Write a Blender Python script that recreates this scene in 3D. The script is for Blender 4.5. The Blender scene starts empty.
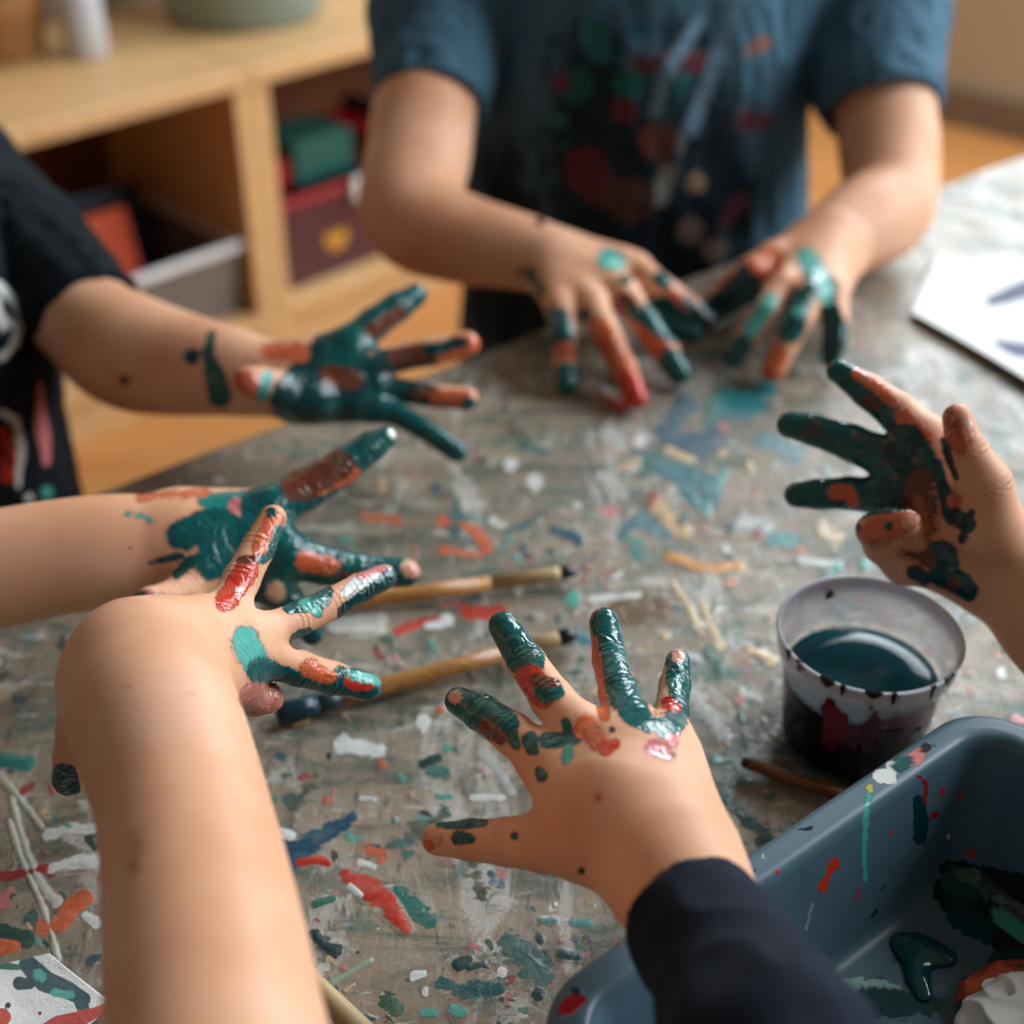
import bpy, bmesh, math, random
import numpy as np
from mathutils import Vector, Matrix

random.seed(7); rng = np.random.default_rng(7)
SC = bpy.context.scene
COL = SC.collection
# ------------------------------------------------------------------ camera frame
FPX = 1350.0
PITCH = math.radians(35)
CP, SP = math.cos(PITCH), math.sin(PITCH)
TZ = 0.60                                   # table surface height
CAM = np.array([0.0, 0.0, TZ + 0.40])
FW = np.array([0, CP, -SP]); RT = np.array([1.0, 0, 0]); UP = np.array([0, SP, CP])

def g(py): return SP + CP*(py-512)/FPX
def at_depth(px, py, d): return CAM + d*(FW + (px-512)/FPX*RT + (512-py)/FPX*UP)
def at_z(px, py, z): return at_depth(px, py, (CAM[2]-z)/g(py))
def Pt(px, py, v):
    """v >= 20: distance from the lens in cm, else height over the table in cm"""
    return at_depth(px, py, v/100.0) if v >= 20 else at_z(px, py, TZ+v/100.0)
def depth_of(p): return float(np.dot(np.asarray(p)-CAM, FW))
def project(V):
    Q = V-CAM; d = Q@FW
    return 512+FPX*(Q@RT)/d, 512-FPX*(Q@UP)/d, d
def J(t):                                    # (px,py,v,r_px) -> (point, radius)
    p = Pt(t[0], t[1], t[2]); return (p, t[3]*depth_of(p)/FPX)

def srgb(r, g_, b):
    f = lambda c: (c/255/12.92) if c/255 <= .04045 else ((c/255+.055)/1.055)**2.4
    return (f(r), f(g_), f(b), 1.0)

# ------------------------------------------------------------------ object helpers
def props(o, label=None, cat=None, group=None, kind=None):
    if label: o['label'] = label
    if cat: o['category'] = cat
    if group: o['group'] = group
    if kind: o['kind'] = kind
    return o
def empty(name, loc, label, cat, group=None):
    o = bpy.data.objects.new(name, None); COL.objects.link(o); o.location = loc
    o.empty_display_size = .02
    return props(o, label, cat, group)
def link(name, me, mat, parent=None, smooth=True):
    o = bpy.data.objects.new(name, me); COL.objects.link(o)
    if mat is not None:
        for m in (mat if isinstance(mat, (list, tuple)) else [mat]): me.materials.append(m)
    if smooth: me.shade_smooth()
    if parent is not None:
        o.parent = parent
        o.matrix_parent_inverse = Matrix.Translation(-Vector(parent.location)) if parent.type == 'EMPTY' and parent.parent is None and tuple(parent.rotation_euler) == (0, 0, 0) else parent.matrix_world.inverted()
    return o
def mesh_np(name, V, F):
    me = bpy.data.meshes.new(name)
    V = np.asarray(V, dtype=np.float32); F = np.asarray(F, dtype=np.int32)
    me.vertices.add(len(V)); me.vertices.foreach_set('co', V.ravel())
    n = F.shape[1]
    me.loops.add(F.size); me.loops.foreach_set('vertex_index', F.ravel())
    me.polygons.add(len(F)); me.polygons.foreach_set('loop_start', np.arange(0, F.size, n, dtype=np.int32))
    me.update(calc_edges=True); me.validate()
    return me
def bm_mesh(name, bm):
    me = bpy.data.meshes.new(name); bm.normal_update(); bm.to_mesh(me); bm.free(); return me

# ------------------------------------------------------------------ signed distance bodies
class Field:
    def __init__(s, lo, hi, h):
        s.lo = np.array(lo, float); s.h = h
        s.n = np.ceil((np.array(hi)-s.lo)/h).astype(int)+1
        s.a = np.full(s.n, 0.05, np.float32)
    def _box(s, lo, hi):
        i0 = np.maximum(0, np.floor((lo-s.lo)/s.h).astype(int)); i1 = np.minimum(s.n, np.ceil((hi-s.lo)/s.h).astype(int)+1)
        return i0, i1
    def _grid(s, i0, i1):
        ax = [(s.lo[k]+s.h*np.arange(i0[k], i1[k])).astype(np.float32) for k in range(3)]
        return ax[0][:, None, None], ax[1][None, :, None], ax[2][None, None, :]
    def cone_d(s, X, Y, Z, a, b, ra, rb, sq=None):
        a = np.asarray(a, np.float32); b = np.asarray(b, np.float32)
        dx, dy, dz = X-a[0], Y-a[1], Z-a[2]
        ab = b-a
        if sq is not None:
            w, f = sq; w = np.asarray(w, np.float32)
            q = (dx*w[0]+dy*w[1]+dz*w[2])*(f-1); dx = dx+w[0]*q; dy = dy+w[1]*q; dz = dz+w[2]*q
            ab = ab+w*(np.dot(ab, w)*(f-1))
        L2 = float(np.dot(ab, ab))+1e-12
        t = np.clip((dx*ab[0]+dy*ab[1]+dz*ab[2])/L2, 0, 1)
        d = np.sqrt((dx-t*ab[0])**2+(dy-t*ab[1])**2+(dz-t*ab[2])**2)-(ra+(rb-ra)*t)
        return d
    def cone(s, a, b, ra, rb, k=.004, sq=None, mode='add'):
        a = np.asarray(a, float); b = np.asarray(b, float); m = max(ra, rb)+k+3*s.h+.002
        i0, i1 = s._box(np.minimum(a, b)-m, np.maximum(a, b)+m)
        if np.any(i1 <= i0): return
        sl = tuple(slice(i0[q], i1[q]) for q in range(3))
        d = s.cone_d(*s._grid(i0, i1), a, b, ra, rb, sq)
        o = s.a[sl]
        if mode == 'add': s.a[sl] = smin(o, d, k)
        elif mode == 'sub': s.a[sl] = np.maximum(o, -d)
    def cut_plane(s, p, n, centre, rad):
        """remove what lies beyond the plane (p, n) within rad of centre"""
        c = np.asarray(centre, float); i0, i1 = s._box(c-rad, c+rad)
        if np.any(i1 <= i0): return
        sl = tuple(slice(i0[q], i1[q]) for q in range(3)); X, Y, Z = s._grid(i0, i1)
        pl = (X-p[0])*n[0]+(Y-p[1])*n[1]+(Z-p[2])*n[2]
        inside = ((X-c[0])**2+(Y-c[1])**2+(Z-c[2])**2) < rad*rad
        s.a[sl] = np.where(inside, np.maximum(s.a[sl], pl), s.a[sl])
    def mesh(s):
        f = s.a; neg = f < 0
        c = np.zeros(np.array(f.shape)-1, np.uint8)
        for dx in (0, 1):
            for dy in (0, 1):
                for dz in (0, 1):
                    c += neg[dx:f.shape[0]-1+dx, dy:f.shape[1]-1+dy, dz:f.shape[2]-1+dz]
        act = np.argwhere((c > 0) & (c < 8)); del c
        idx = np.full(np.array(f.shape)-1, -1, np.int32); idx[tuple(act.T)] = np.arange(len(act))
        S = np.zeros((len(act), 3)); W = np.zeros(len(act))
        cor = [(x, y, z) for x in (0, 1) for y in (0, 1) for z in (0, 1)]
        val = {q: f[act[:, 0]+q[0], act[:, 1]+q[1], act[:, 2]+q[2]] for q in cor}
        for q in cor:
            for ax in range(3):
                if q[ax] == 0:
                    r = list(q); r[ax] = 1; r = tuple(r)
                    a_, b_ = val[q], val[r]; cr = (a_ < 0) != (b_ < 0)
                    t = np.where(cr, a_/(a_-b_+1e-20), 0)
                    p = np.tile(np.array(q, float), (len(act), 1)); p[:, ax] = t
                    S[cr] += p[cr]; W[cr] += 1
        V = s.lo+s.h*(act+S/W[:, None])
        F = []
        for ax in range(3):
            u, v = (ax+1) % 3, (ax+2) % 3
            A = np.take(neg, range(0, f.shape[ax]-1), ax); B = np.take(neg, range(1, f.shape[ax]), ax)
            e = np.argwhere(A != B)
            e = e[(e[:, u] > 0) & (e[:, v] > 0) & (e[:, u] < f.shape[u]-1) & (e[:, v] < f.shape[v]-1)]
            fl = neg[tuple(e.T)]
            def cell(du, dv):
                k = e.copy(); k[:, u] -= du; k[:, v] -= dv; return idx[tuple(k.T)]
            q = np.stack([cell(1, 1), cell(0, 1), cell(0, 0), cell(1, 0)], 1)
            q[~fl] = q[~fl][:, ::-1]
            F.append(q)
        F = np.concatenate(F); F = F[(F >= 0).all(1)]
        return V, F
def smin(a, b, k):
    if k <= 0: return np.minimum(a, b)
    h = np.maximum(k-np.abs(a-b), 0)/k
    return np.minimum(a, b)-h*h*k*.25
def bounds(prims, pad=.012):
    lo = np.full(3, 9.); hi = np.full(3, -9.)
    for p, r in prims:
        lo = np.minimum(lo, p-r-pad); hi = np.maximum(hi, p+r+pad)
    return lo, hi

def noise3(V, scale, seed=0):
    """cheap smooth value noise"""
    r = np.random.default_rng(seed); T = r.random((32, 32, 32))
    P = V*scale; i = np.floor(P).astype(int); f = P-i; f = f*f*(3-2*f); out = 0
    for a in (0, 1):
        for b in (0, 1):
            for c in (0, 1):
                w = (f[:, 0] if a else 1-f[:, 0])*(f[:, 1] if b else 1-f[:, 1])*(f[:, 2] if c else 1-f[:, 2])
                out = out+w*T[(i[:, 0]+a) % 32, (i[:, 1]+b) % 32, (i[:, 2]+c) % 32]
    return out

def paint(me, V, strokes, base=(0, 0, 0)):
    """stains: strokes are (colour, [(px,py,r)...], soft) in the frame; stored as a colour and a coverage attribute"""
    px, py, _ = project(V); n = len(V)
    col = np.zeros((n, 4), np.float32); col[:, 3] = 1; pm = np.zeros(n, np.float32)
    for st in strokes:
        c, pts = st[0], st[1]; soft = st[2] if len(st) > 2 else 5.0
        best = np.full(n, -1e3)
        P = list(pts) if len(pts) > 1 else [pts[0], (pts[0][0]+.1, pts[0][1], pts[0][2])]
        for (x0, y0, r0), (x1, y1, r1) in zip(P[:-1], P[1:]):
            dx, dy = x1-x0, y1-y0; L = dx*dx+dy*dy+1e-6
            t = np.clip(((px-x0)*dx+(py-y0)*dy)/L, 0, 1)
            d = (r0+(r1-r0)*t)-np.hypot(px-x0-t*dx, py-y0-t*dy)
            best = np.maximum(best, d)
        m = np.clip(.5+best/(2*soft), 0, 1)
        if c is None: pm = np.minimum(pm, 1-m)
        else:
            lv = c[3] if len(c) > 3 and c[3] < 1 else 1.0
            s_ = m > .3; col[s_, :3] = np.array(c[:3])
            pm = np.maximum(pm, m*lv)
    at = me.attributes.new('stain_colour', 'FLOAT_COLOR', 'POINT'); at.data.foreach_set('color', col.ravel())
    at = me.attributes.new('stain', 'FLOAT', 'POINT'); at.data.foreach_set('value', pm)

def creases(me, V, fingers):
    cr = np.zeros(len(V), np.float32)
    for ch in fingers:
        pts = [q[0] for q in ch]
        for i in range(1, len(pts)-1):
            ax = pts[i+1]-pts[i-1]; ax = ax/np.linalg.norm(ax); R = ch[i][1]
            D = V-pts[i]; t = D@ax; rad = np.linalg.norm(D-np.outer(t, ax), axis=1)
            near = (rad < R*1.35)
            for off, a_ in ((0, 1.), (.0022, .6), (-.0022, .6)):
                cr = np.maximum(cr, np.where(near, a_*np.exp(-((t-off)/.0008)**2), 0))
    at = me.attributes.new('crease', 'FLOAT', 'POINT'); at.data.foreach_set('value', cr.astype(np.float32))

def resample(ch, n=5):
    Q = np.array([np.append(p, r_) for p, r_ in ch]); Q = np.vstack([2*Q[0]-Q[1], Q, 2*Q[-1]-Q[-2]]); out = []
    for i in range(1, len(Q)-2):
        a, b_, c, d = Q[i-1:i+3]
        for k in range(n):
            t = k/n; out.append(.5*((2*b_)+(-a+c)*t+(2*a-5*b_+4*c-d)*t*t+(-a+3*b_-3*c+d)*t**3))
    out.append(Q[-2]); return [(q[:3], float(q[3])) for q in out]

def body(name, arms, mat, parent, strokes=(), h=.0011, extra=(), k_palm=.008):
    """one continuous surface: arms = list of dict(arm=[...], fingers=[[...]], mc=[(wrist idx radius)], pads=[...])"""
    prims = []; A = []
    for a in arms:
        arm = resample([J(t) for t in a['arm']]); fg = [[J(t) for t in c] for c in a['fingers']]
        pads = [(J(p), J(q)) for p, q in a.get('pads', [])]
        prims += arm+[q for c in fg for q in c]+[q for pq in pads for q in pq]
        A.append((arm, fg, pads, a))
    prims += [q for e in extra for q in ((np.asarray(e[0]), e[2]), (np.asarray(e[1]), e[3]))]
    lo, hi = bounds(prims)
    F = Field(lo, hi, h)
    for e in extra: F.cone(e[0], e[1], e[2], e[3], .03, e[4] if len(e) > 4 else None)
    fing = []
    for arm, fg, pads, a in A:
        for (p, r), (q, s_) in zip(arm[:-1], arm[1:]): F.cone(p, q, r, s_, a.get('k', .004))
        w, wr = arm[-1]
        for c in fg:
            k0, kr = c[0]; F.cone(w+(k0-w)*.12, k0, wr*a.get('mc', .62), kr, k_palm)
        for (p, r), (q, s_) in pads: F.cone(p, q, r, s_, k_palm)
    fins = []
    G_all = None
    for arm, fg, pads, a in A:
        for c in fg:
            lo2, hi2 = bounds(c, .008)
            i0, i1 = F._box(lo2, hi2); sl = tuple(slice(i0[q], i1[q]) for q in range(3))
            X, Y, Z = F._grid(i0, i1); d = None
            for (p, r), (q, s_) in zip(c[:-1], c[1:]):
                e = F.cone_d(X, Y, Z, p, q, r, s_); d = e if d is None else smin(d, e, .0016)
            fins.append((sl, d)); fing.append(c)
    G = Field(lo, hi, h)
    for sl, d in fins: G.a[sl] = smin(G.a[sl], d, .0008)
    F.a = smin(F.a, G.a, .0045)
    V, Q = F.mesh()
    me = mesh_np(name, V, Q)
    paint(me, V, strokes); creases(me, V, fing)
    return link(name, me, mat, parent)

# ------------------------------------------------------------------ materials
def newmat(name):
    m = bpy.data.materials.new(name); m.use_nodes = True; nt = m.node_tree; nt.nodes.clear()
    out = nt.nodes.new('ShaderNodeOutputMaterial'); b = nt.nodes.new('ShaderNodeBsdfPrincipled')
    nt.links.new(b.outputs[0], out.inputs[0]); return m, nt, b
class N:
    def __init__(s, nt): s.nt = nt
    def put(s, sock, v):
        if isinstance(v, bpy.types.NodeSocket): s.nt.links.new(v, sock)
        elif v is not None: sock.default_value = v
    def geo(s, which='Position'):
        return s.nt.nodes.new('ShaderNodeNewGeometry').outputs[which]
    def attr(s, name, out='Fac'):
        n = s.nt.nodes.new('ShaderNodeAttribute'); n.attribute_name = name; return n.outputs[out]
    def mapping(s, v, scale=(1, 1, 1), rot=(0, 0, 0), loc=(0, 0, 0)):
        n = s.nt.nodes.new('ShaderNodeMapping'); s.put(n.inputs[0], v)
        n.inputs['Scale'].default_value = scale; n.inputs['Rotation'].default_value = rot; n.inputs['Location'].default_value = loc
        return n.outputs[0]
    def noise(s, v, scale, detail=4, rough=.5, dist=0, out=0):
        n = s.nt.nodes.new('ShaderNodeTexNoise'); s.put(n.inputs['Vector'], v)
        n.inputs['Scale'].default_value = scale; n.inputs['Detail'].default_value = detail
        n.inputs['Roughness'].default_value = rough; n.inputs['Distortion'].default_value = dist
        return n.outputs[out]
    def vor(s, v, scale, out='Distance', rnd=1.0):
        n = s.nt.nodes.new('ShaderNodeTexVoronoi'); s.put(n.inputs['Vector'], v)
        n.inputs['Scale'].default_value = scale; n.inputs['Randomness'].default_value = rnd
        return n.outputs[out] if out else n
    def math(s, op, a, b=None, clamp=False):
        n = s.nt.nodes.new('ShaderNodeMath'); n.operation = op; n.use_clamp = clamp
        s.put(n.inputs[0], a); s.put(n.inputs[1], b); return n.outputs[0]
    def step(s, v, lo, hi, a=0.0, b=1.0):
        n = s.nt.nodes.new('ShaderNodeMapRange'); n.interpolation_type = 'SMOOTHSTEP'
        s.put(n.inputs[0], v); n.inputs[1].default_value = lo; n.inputs[2].default_value = hi
        s.put(n.inputs[3], a); s.put(n.inputs[4], b); return n.outputs[0]
    def mix(s, f, a, b):
        n = s.nt.nodes.new('ShaderNodeMix'); n.data_type = 'RGBA'
        s.put(n.inputs[0], f); s.put(n.inputs[6], a); s.put(n.inputs[7], b); return n.outputs[2]
    def mixf(s, f, a, b):
        n = s.nt.nodes.new('ShaderNodeMix'); n.data_type = 'FLOAT'
        s.put(n.inputs[0], f); s.put(n.inputs[2], a); s.put(n.inputs[3], b); return n.outputs[0]
    def ramp(s, f, stops, interp='LINEAR'):
        n = s.nt.nodes.new('ShaderNodeValToRGB'); n.color_ramp.interpolation = interp
        e = n.color_ramp.elements
        while len(e) > 1: e.remove(e[0])
        e[0].position = stops[0][0]; e[0].color = stops[0][1]
        for p, c in stops[1:]:
            q = e.new(p); q.color = c
        s.put(n.inputs[0], f); return n.outputs[0]
    def bump(s, h, strength=.5, dist=.001, normal=None):
        n = s.nt.nodes.new('ShaderNodeBump'); n.inputs['Strength'].default_value = strength
        n.inputs['Distance'].default_value = dist; s.put(n.inputs['Height'], h)
        if normal is not None: s.put(n.inputs['Normal'], normal)
        return n.outputs[0]

def skin_mat():
    m, nt, b = newmat('painted_skin'); n = N(nt); pos = n.geo()
    big = n.noise(pos, 22, 4); fine = n.noise(pos, 900, 2)
    base = n.ramp(big, [(.3, srgb(210, 146, 108)), (.55, srgb(222, 167, 133)), (.75, srgb(229, 181, 152))])
    st = n.attr('stain'); col = n.attr('stain_colour', 'Color')
    nz = n.noise(n.mapping(pos), 125, 7, .7, .8)
    v = n.math('ADD', st, n.math('MULTIPLY', n.math('SUBTRACT', nz, .5), 1.5))
    mask = n.math('MULTIPLY', n.step(v, .47, .54), n.step(st, .02, .12))
    thin = n.math('MULTIPLY', n.step(v, .15, .55, 0.0, .55), n.step(st, .02, .2))
    vary = n.noise(pos, 120, 3, .6)
    pc = n.mix(n.step(vary, .5, .72, 0, .28), col, n.mix(.55, col, srgb(60, 170, 150)))
    pc = n.mix(n.step(n.noise(pos, 75, 3, .6, .6), .60, .72, 0, .5), pc, srgb(95, 45, 32))
    fac = n.math('MAXIMUM', mask, thin)
    c = n.mix(fac, base, n.mix(mask, n.mix(.4, col, srgb(170, 80, 60)), pc))
    n.put(b.inputs['Base Color'], c)
    n.put(b.inputs['Roughness'], n.mixf(mask, .52, n.step(nz, .3, .7, .10, .24)))
    b.inputs['Subsurface Radius'].default_value = (.012, .005, .003); b.inputs['Subsurface Scale'].default_value = .5
    n.put(b.inputs['Subsurface Weight'], n.mixf(mask, .22, 0.0))
    n.put(b.inputs['Specular IOR Level'], n.mixf(mask, .35, .5))
    h = n.math('ADD', n.math('MULTIPLY', mask, .7), n.math('MULTIPLY', fine, .10))
    h = n.math('ADD', h, n.math('MULTIPLY', n.math('MULTIPLY', mask, n.noise(n.mapping(pos, (1, 1, 1)), 120, 2, .5, 1.5)), 1.6))
    h = n.math('SUBTRACT', h, n.math('MULTIPLY', n.attr('crease'), .7))
    n.put(b.inputs['Normal'], n.bump(h, .8, .0009))
    return m
def cloth_mat(name, c1, c2, stain_noise=.6, weave=1600, rough=.85, sft=.08, stretch=(1, 1, 1), spec=.2):
    m, nt, b = newmat(name); n = N(nt); pos = n.geo()
    base = n.mix(n.noise(pos, 28, 4), c1, c2)
    st = n.attr('stain'); col = n.attr('stain_colour', 'Color')
    nz = n.noise(n.mapping(pos, stretch), 110, 5, .65, .5)
    v = n.math('ADD', st, n.math('MULTIPLY', n.math('SUBTRACT', nz, .5), stain_noise))
    c = n.mix(n.math('MULTIPLY', n.step(v, .5-sft, .5+sft, 0, .9), n.step(st, .0, .25)), base, col)
    n.put(b.inputs['Base Color'], c); b.inputs['Roughness'].default_value = rough
    b.inputs['Specular IOR Level'].default_value = spec
    h = n.math('ADD', n.math('MULTIPLY', n.noise(pos, weave, 1), .2), n.math('MULTIPLY', n.noise(pos, 45, 3, .5, .8), 1.0))
    n.put(b.inputs['Normal'], n.bump(h, .6, .0015))
    return m
def simple(name, c, rough=.5, metal=0, bumpscale=None, bstr=.3, **kw):
    m, nt, b = newmat(name); n = N(nt); pos = n.geo()
    f = n.noise(pos, kw.pop('vscale', 30), 4)
    dark = tuple(x*.72 for x in c[:3])+(1,)
    n.put(b.inputs['Base Color'], n.mix(f, dark, c)); b.inputs['Roughness'].default_value = rough; b.inputs['Metallic'].default_value = metal
    if bumpscale: n.put(b.inputs['Normal'], n.bump(n.noise(pos, bumpscale, 4), bstr, .001))
    for k, v in kw.items(): b.inputs[k].default_value = v
    return m
def wood_mat(name, c1, c2, axis=0, scale=9, rough=.5, ring=14, space='Object'):
    m, nt, b = newmat(name); n = N(nt)
    tc = nt.nodes.new('ShaderNodeTexCoord').outputs[space]
    sc = [ring]*3; sc[axis] = 1.2
    f = n.noise(n.mapping(tc, tuple(sc)), scale, 6, .6, .6)
    n.put(b.inputs['Base Color'], n.ramp(f, [(.32, c1), (.68, c2)])); b.inputs['Roughness'].default_value = rough
    n.put(b.inputs['Normal'], n.bump(f, .15, .001)); return m

# paint-splashed plastic: used on tray, cup, handles
def splash_mat(name, base, rough, dens=.62, sc=70, **kw):
    m, nt, b = newmat(name); n = N(nt); pos = n.geo()
    st = n.attr('stain'); col = n.attr('stain_colour', 'Color')
    wp = n.mapping(pos, (1, 1, 1)); dn = n.noise(pos, 90, 4, .6, 0, 1)
    vv = nt.nodes.new('ShaderNodeVectorMath'); vv.operation = 'MULTIPLY_ADD'
    n.put(vv.inputs[0], dn); vv.inputs[1].default_value = (.012,)*3; n.put(vv.inputs[2], pos); w = vv.outputs[0]
    vd = n.vor(w, sc); vc = n.vor(w, sc, 'Color')
    sepn = nt.nodes.new('ShaderNodeSeparateColor'); n.put(sepn.inputs[0], vc)
    rr, gg = sepn.outputs[0], sepn.outputs[1]
    size = n.math('MULTIPLY', n.step(rr, dens, 1.0), .34)
    sp = n.step(n.math('SUBTRACT', size, vd), 0.0, .03)
    pal = n.ramp(gg, [(0, srgb(18, 92, 90)), (.3, srgb(16, 50, 66)), (.45, srgb(178, 42, 44)), (.6, srgb(210, 210, 200)), (.72, srgb(26, 120, 120)), (.88, srgb(150, 60, 80))], 'CONSTANT')
    smear = n.noise(n.mapping(pos, (20, 60, 30)), 1.6, 5, .65, .6)
    bc = n.mix(n.step(smear, .58, .72, 0, .35), base, tuple(x*.45 for x in base[:3])+(1,))
    bc = n.mix(sp, bc, pal)
    v = n.math('ADD', st, n.math('MULTIPLY', n.math('SUBTRACT', n.noise(pos, 190, 6, .7, .8), .5), 1.6))
    pk = n.math('MULTIPLY', n.step(v, .46, .54), n.step(st, .02, .15))
    n.put(b.inputs['Base Color'], n.mix(pk, bc, col))
    any_ = n.math('MAXIMUM', sp, pk)
    n.put(b.inputs['Roughness'], n.mixf(any_, rough, .22))
    hh = n.math('ADD', any_, n.math('MULTIPLY', n.noise(pos, 500, 2), .08))
    n.put(b.inputs['Normal'], n.bump(hh, .5, .0006))
    for k, v_ in kw.items(): b.inputs[k].default_value = v_
    return m

TEAL = srgb(2, 80, 80); DTEAL = srgb(5, 54, 58); LTEAL = srgb(70, 160, 148); BTEAL = srgb(18, 118, 112)
RED = srgb(192, 50, 32); ORG = srgb(205, 98, 60); SKIN = srgb(222, 166, 130); NAIL = srgb(214, 150, 128)
BROWN = srgb(104, 52, 34); WHITE = srgb(220, 222, 218); NAVY = srgb(14, 26, 46); BLUE = srgb(8, 74, 98)
CREAM = srgb(205, 175, 130); PINK = srgb(205, 120, 120); CRIM = srgb(150, 22, 34); BLACK = srgb(14, 18, 24); OCHRE = srgb(200, 130, 50)
SKINM = skin_mat()
exec_parts = []

# ------------------------------------------------------------------ people
def seg(ch, i, j, grow=1.12):
    return [(t[0], t[1], t[3]*grow) for t in ch[i:j]]
def blob(c, *pts, soft=5): return (c, list(pts), soft)

# --- the hand reaching in at the lower right, palm down (navy sleeve)
D_index = [(545,760,42,25),(512,733,43,21),(482,713,44.2,18.5),(459,701,45,14.5)]
D_mid = [(580,730,42,24),(552,699,43.2,21.5),(527,663,44.8,19),(503,626,46,15)]
D_ring = [(629,724,42,23),(619,693,43.2,20),(610,660,44.8,17.5),(604,622,46,15)]
D_pink = [(669,738,42,20),(671,713,43,17.5),(675,685,44.2,15.5),(678,661,45,12.5)]
D_thumb = [(588,836,39.3,40),(546,842,40.3,31),(508,842,41.0,24),(472,840,41.6,20.5),(438,839,42.2,16.5)]
D = empty('person', at_z(662, 900, TZ+.0), 'person in a navy long sleeve, hand spread palm down beside the tray', 'person')
body('body', [dict(arm=[(900,1400,27,66),(775,1060,31,60),(722,965,34.6,54),(692,905,36.8,61),(671,868,38,67)], fingers=[D_index, D_mid, D_ring, D_pink, D_thumb], mc=.72,
    pads=[((620,800,39.8,60),(632,770,40.6,52)),((662,760,41.2,38),(672,850,38.6,58)),((560,775,41.5,30),(590,830,39.6,46))])], SKINM, D, [
    blob(TEAL, (459,700,19),(482,713,22),(500,724,19)), blob(TEAL,(512,736,8),(516,745,5), soft=3), blob(TEAL,(530,740,9),(533,750,6), soft=3),
    blob(BROWN,(487,729,9),(500,738,6), soft=4),
    blob(NAIL,(455,697,6), soft=2),
    blob(TEAL,(503,624,20),(515,645,22),(528,662,17), soft=3), blob(RED,(531,683,16),(545,692,15), soft=6), blob(TEAL,(546,692,11),(556,691,8), soft=3), blob(BROWN,(538,680,6),(556,682,4), soft=3),
    blob(TEAL,(606,622,15),(612,660,16),(622,690,17),(634,712,15),(648,724,9)), blob(ORG,(592,640,4),(600,690,5),(604,715,6), soft=3),
    blob(TEAL,(680,664,14),(679,690,13),(672,715,17),(668,728,13)), blob(SKIN,(663,690,4),(660,712,4), soft=3), blob(RED,(668,703,6),(678,708,3), soft=3), blob(NAIL,(678,656,6), soft=2),
    blob(TEAL,(548,741,9),(575,738,7),(592,727,6), soft=3), blob(TEAL,(566,722,5),(570,735,6), soft=3), blob(ORG,(585,725,11),(598,742,9), soft=7),
    blob(RED,(606,748,8),(615,744,5), soft=3), blob(PINK,(655,748,9),(668,757,6), soft=6), blob(PINK,(672,742,6), soft=5),
    blob(TEAL,(539,771,5),(542,776,6), soft=2), blob(DTEAL,(581,871,4), soft=2), blob(DTEAL,(612,729,3), soft=2), blob(LTEAL,(569,752,6),(565,760,4), soft=5),
    blob(TEAL,(440,825,4),(460,823,6),(484,823,4), soft=2), blob(TEAL,(458,838,7),(470,839,5), soft=2), blob(NAIL,(433,838,9), soft=2), blob(TEAL,(515,836,4), soft=2), blob(ORG,(428,846,5), soft=4), blob(ORG,(598,797,4), soft=5)],
    h=.0009)

# --- the bare arm from the bottom, hand drooping to the right at the wrist
C_index = [(226,612,46,21),(241,580,47,18.5),(258,548,48,16.5),(273,518,48.8,13.5)]
C_mid = [(256,636,46,20),(296,620,47.2,17),(330,604,48.4,16),(360,588,49.4,14.5),(384,577,50.2,13)]
C_ring = [(260,656,46,20),(298,668,47,18),(332,678,48,16.5),(368,687,48.8,14)]
C_pink = [(236,684,45.5,22),(254,698,46.5,18),(268,698,46.8,16)]
C_thumb = [(98,690,42.5,36),(82,728,43.6,25),(74,756,44.3,20),(70,778,44.8,18)]
C = empty('person', at_z(180, 900, TZ), 'person whose bare forearm rises from the bottom edge, wrist bent, fingers pointing right', 'person')
body('body', [dict(arm=[(330,1700,22,110),(240,1200,27.5,114),(215,1024,31,102),(199,900,34,89),(181,800,37,79),(156,722,39.5,79),(143,684,41.8,75)], fingers=[C_index, C_mid, C_ring, C_pink, C_thumb], mc=.75,
    pads=[((165,660,43,58),(218,652,45.4,42)),((140,670,42,72),(200,640,44.6,38))])], SKINM, C, [
    blob(RED, (226,600,11),(248,570,12), soft=4), blob(ORG,(262,548,10),(274,520,9), soft=4), blob(TEAL,(271,512,5), soft=2), blob(BROWN,(240,560,4),(258,558,3), soft=2), blob(TEAL,(280,530,5),(270,555,4),(263,560,4), soft=2),
    blob(TEAL,(290,607,7),(322,600,9),(328,592,6), soft=3), blob(LTEAL,(318,612,4),(305,603,5), soft=3), blob(DTEAL,(345,612,8),(372,592,12),(388,582,15), soft=3), blob(WHITE,(345,592,5),(372,570,7), soft=6), blob(PINK,(362,572,6),(380,566,5), soft=4),
    blob(LTEAL,(245,640,14),(258,665,14), soft=7), blob(TEAL,(262,672,14),(300,685,12),(340,694,12),(380,692,10), soft=4), blob(TEAL,(340,674,8),(375,682,11), soft=3), blob(ORG,(310,668,8),(328,676,6), soft=6), blob(RED,(352,682,7),(368,686,4), soft=3), blob(LTEAL,(355,676,4),(378,680,4), soft=3),
    blob(srgb(206,124,108),(254,698,15),(270,700,15), soft=3), blob(NAIL,(270,694,6), soft=1.5), blob(TEAL,(298,640,9),(308,632,5), soft=3),
    blob(DTEAL,(64,776,13),(68,790,13), soft=3),
    blob((*srgb(190,100,58)[:3],.55),(137,834,6),(134,862,10), soft=10), blob((*srgb(120,80,66)[:3],.5),(130,684,6), soft=6), blob((*srgb(120,80,66)[:3],.4),(88,678,5), soft=6), blob((*srgb(120,80,66)[:3],.35),(192,693,6), soft=7)],
    h=.0011)

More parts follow.
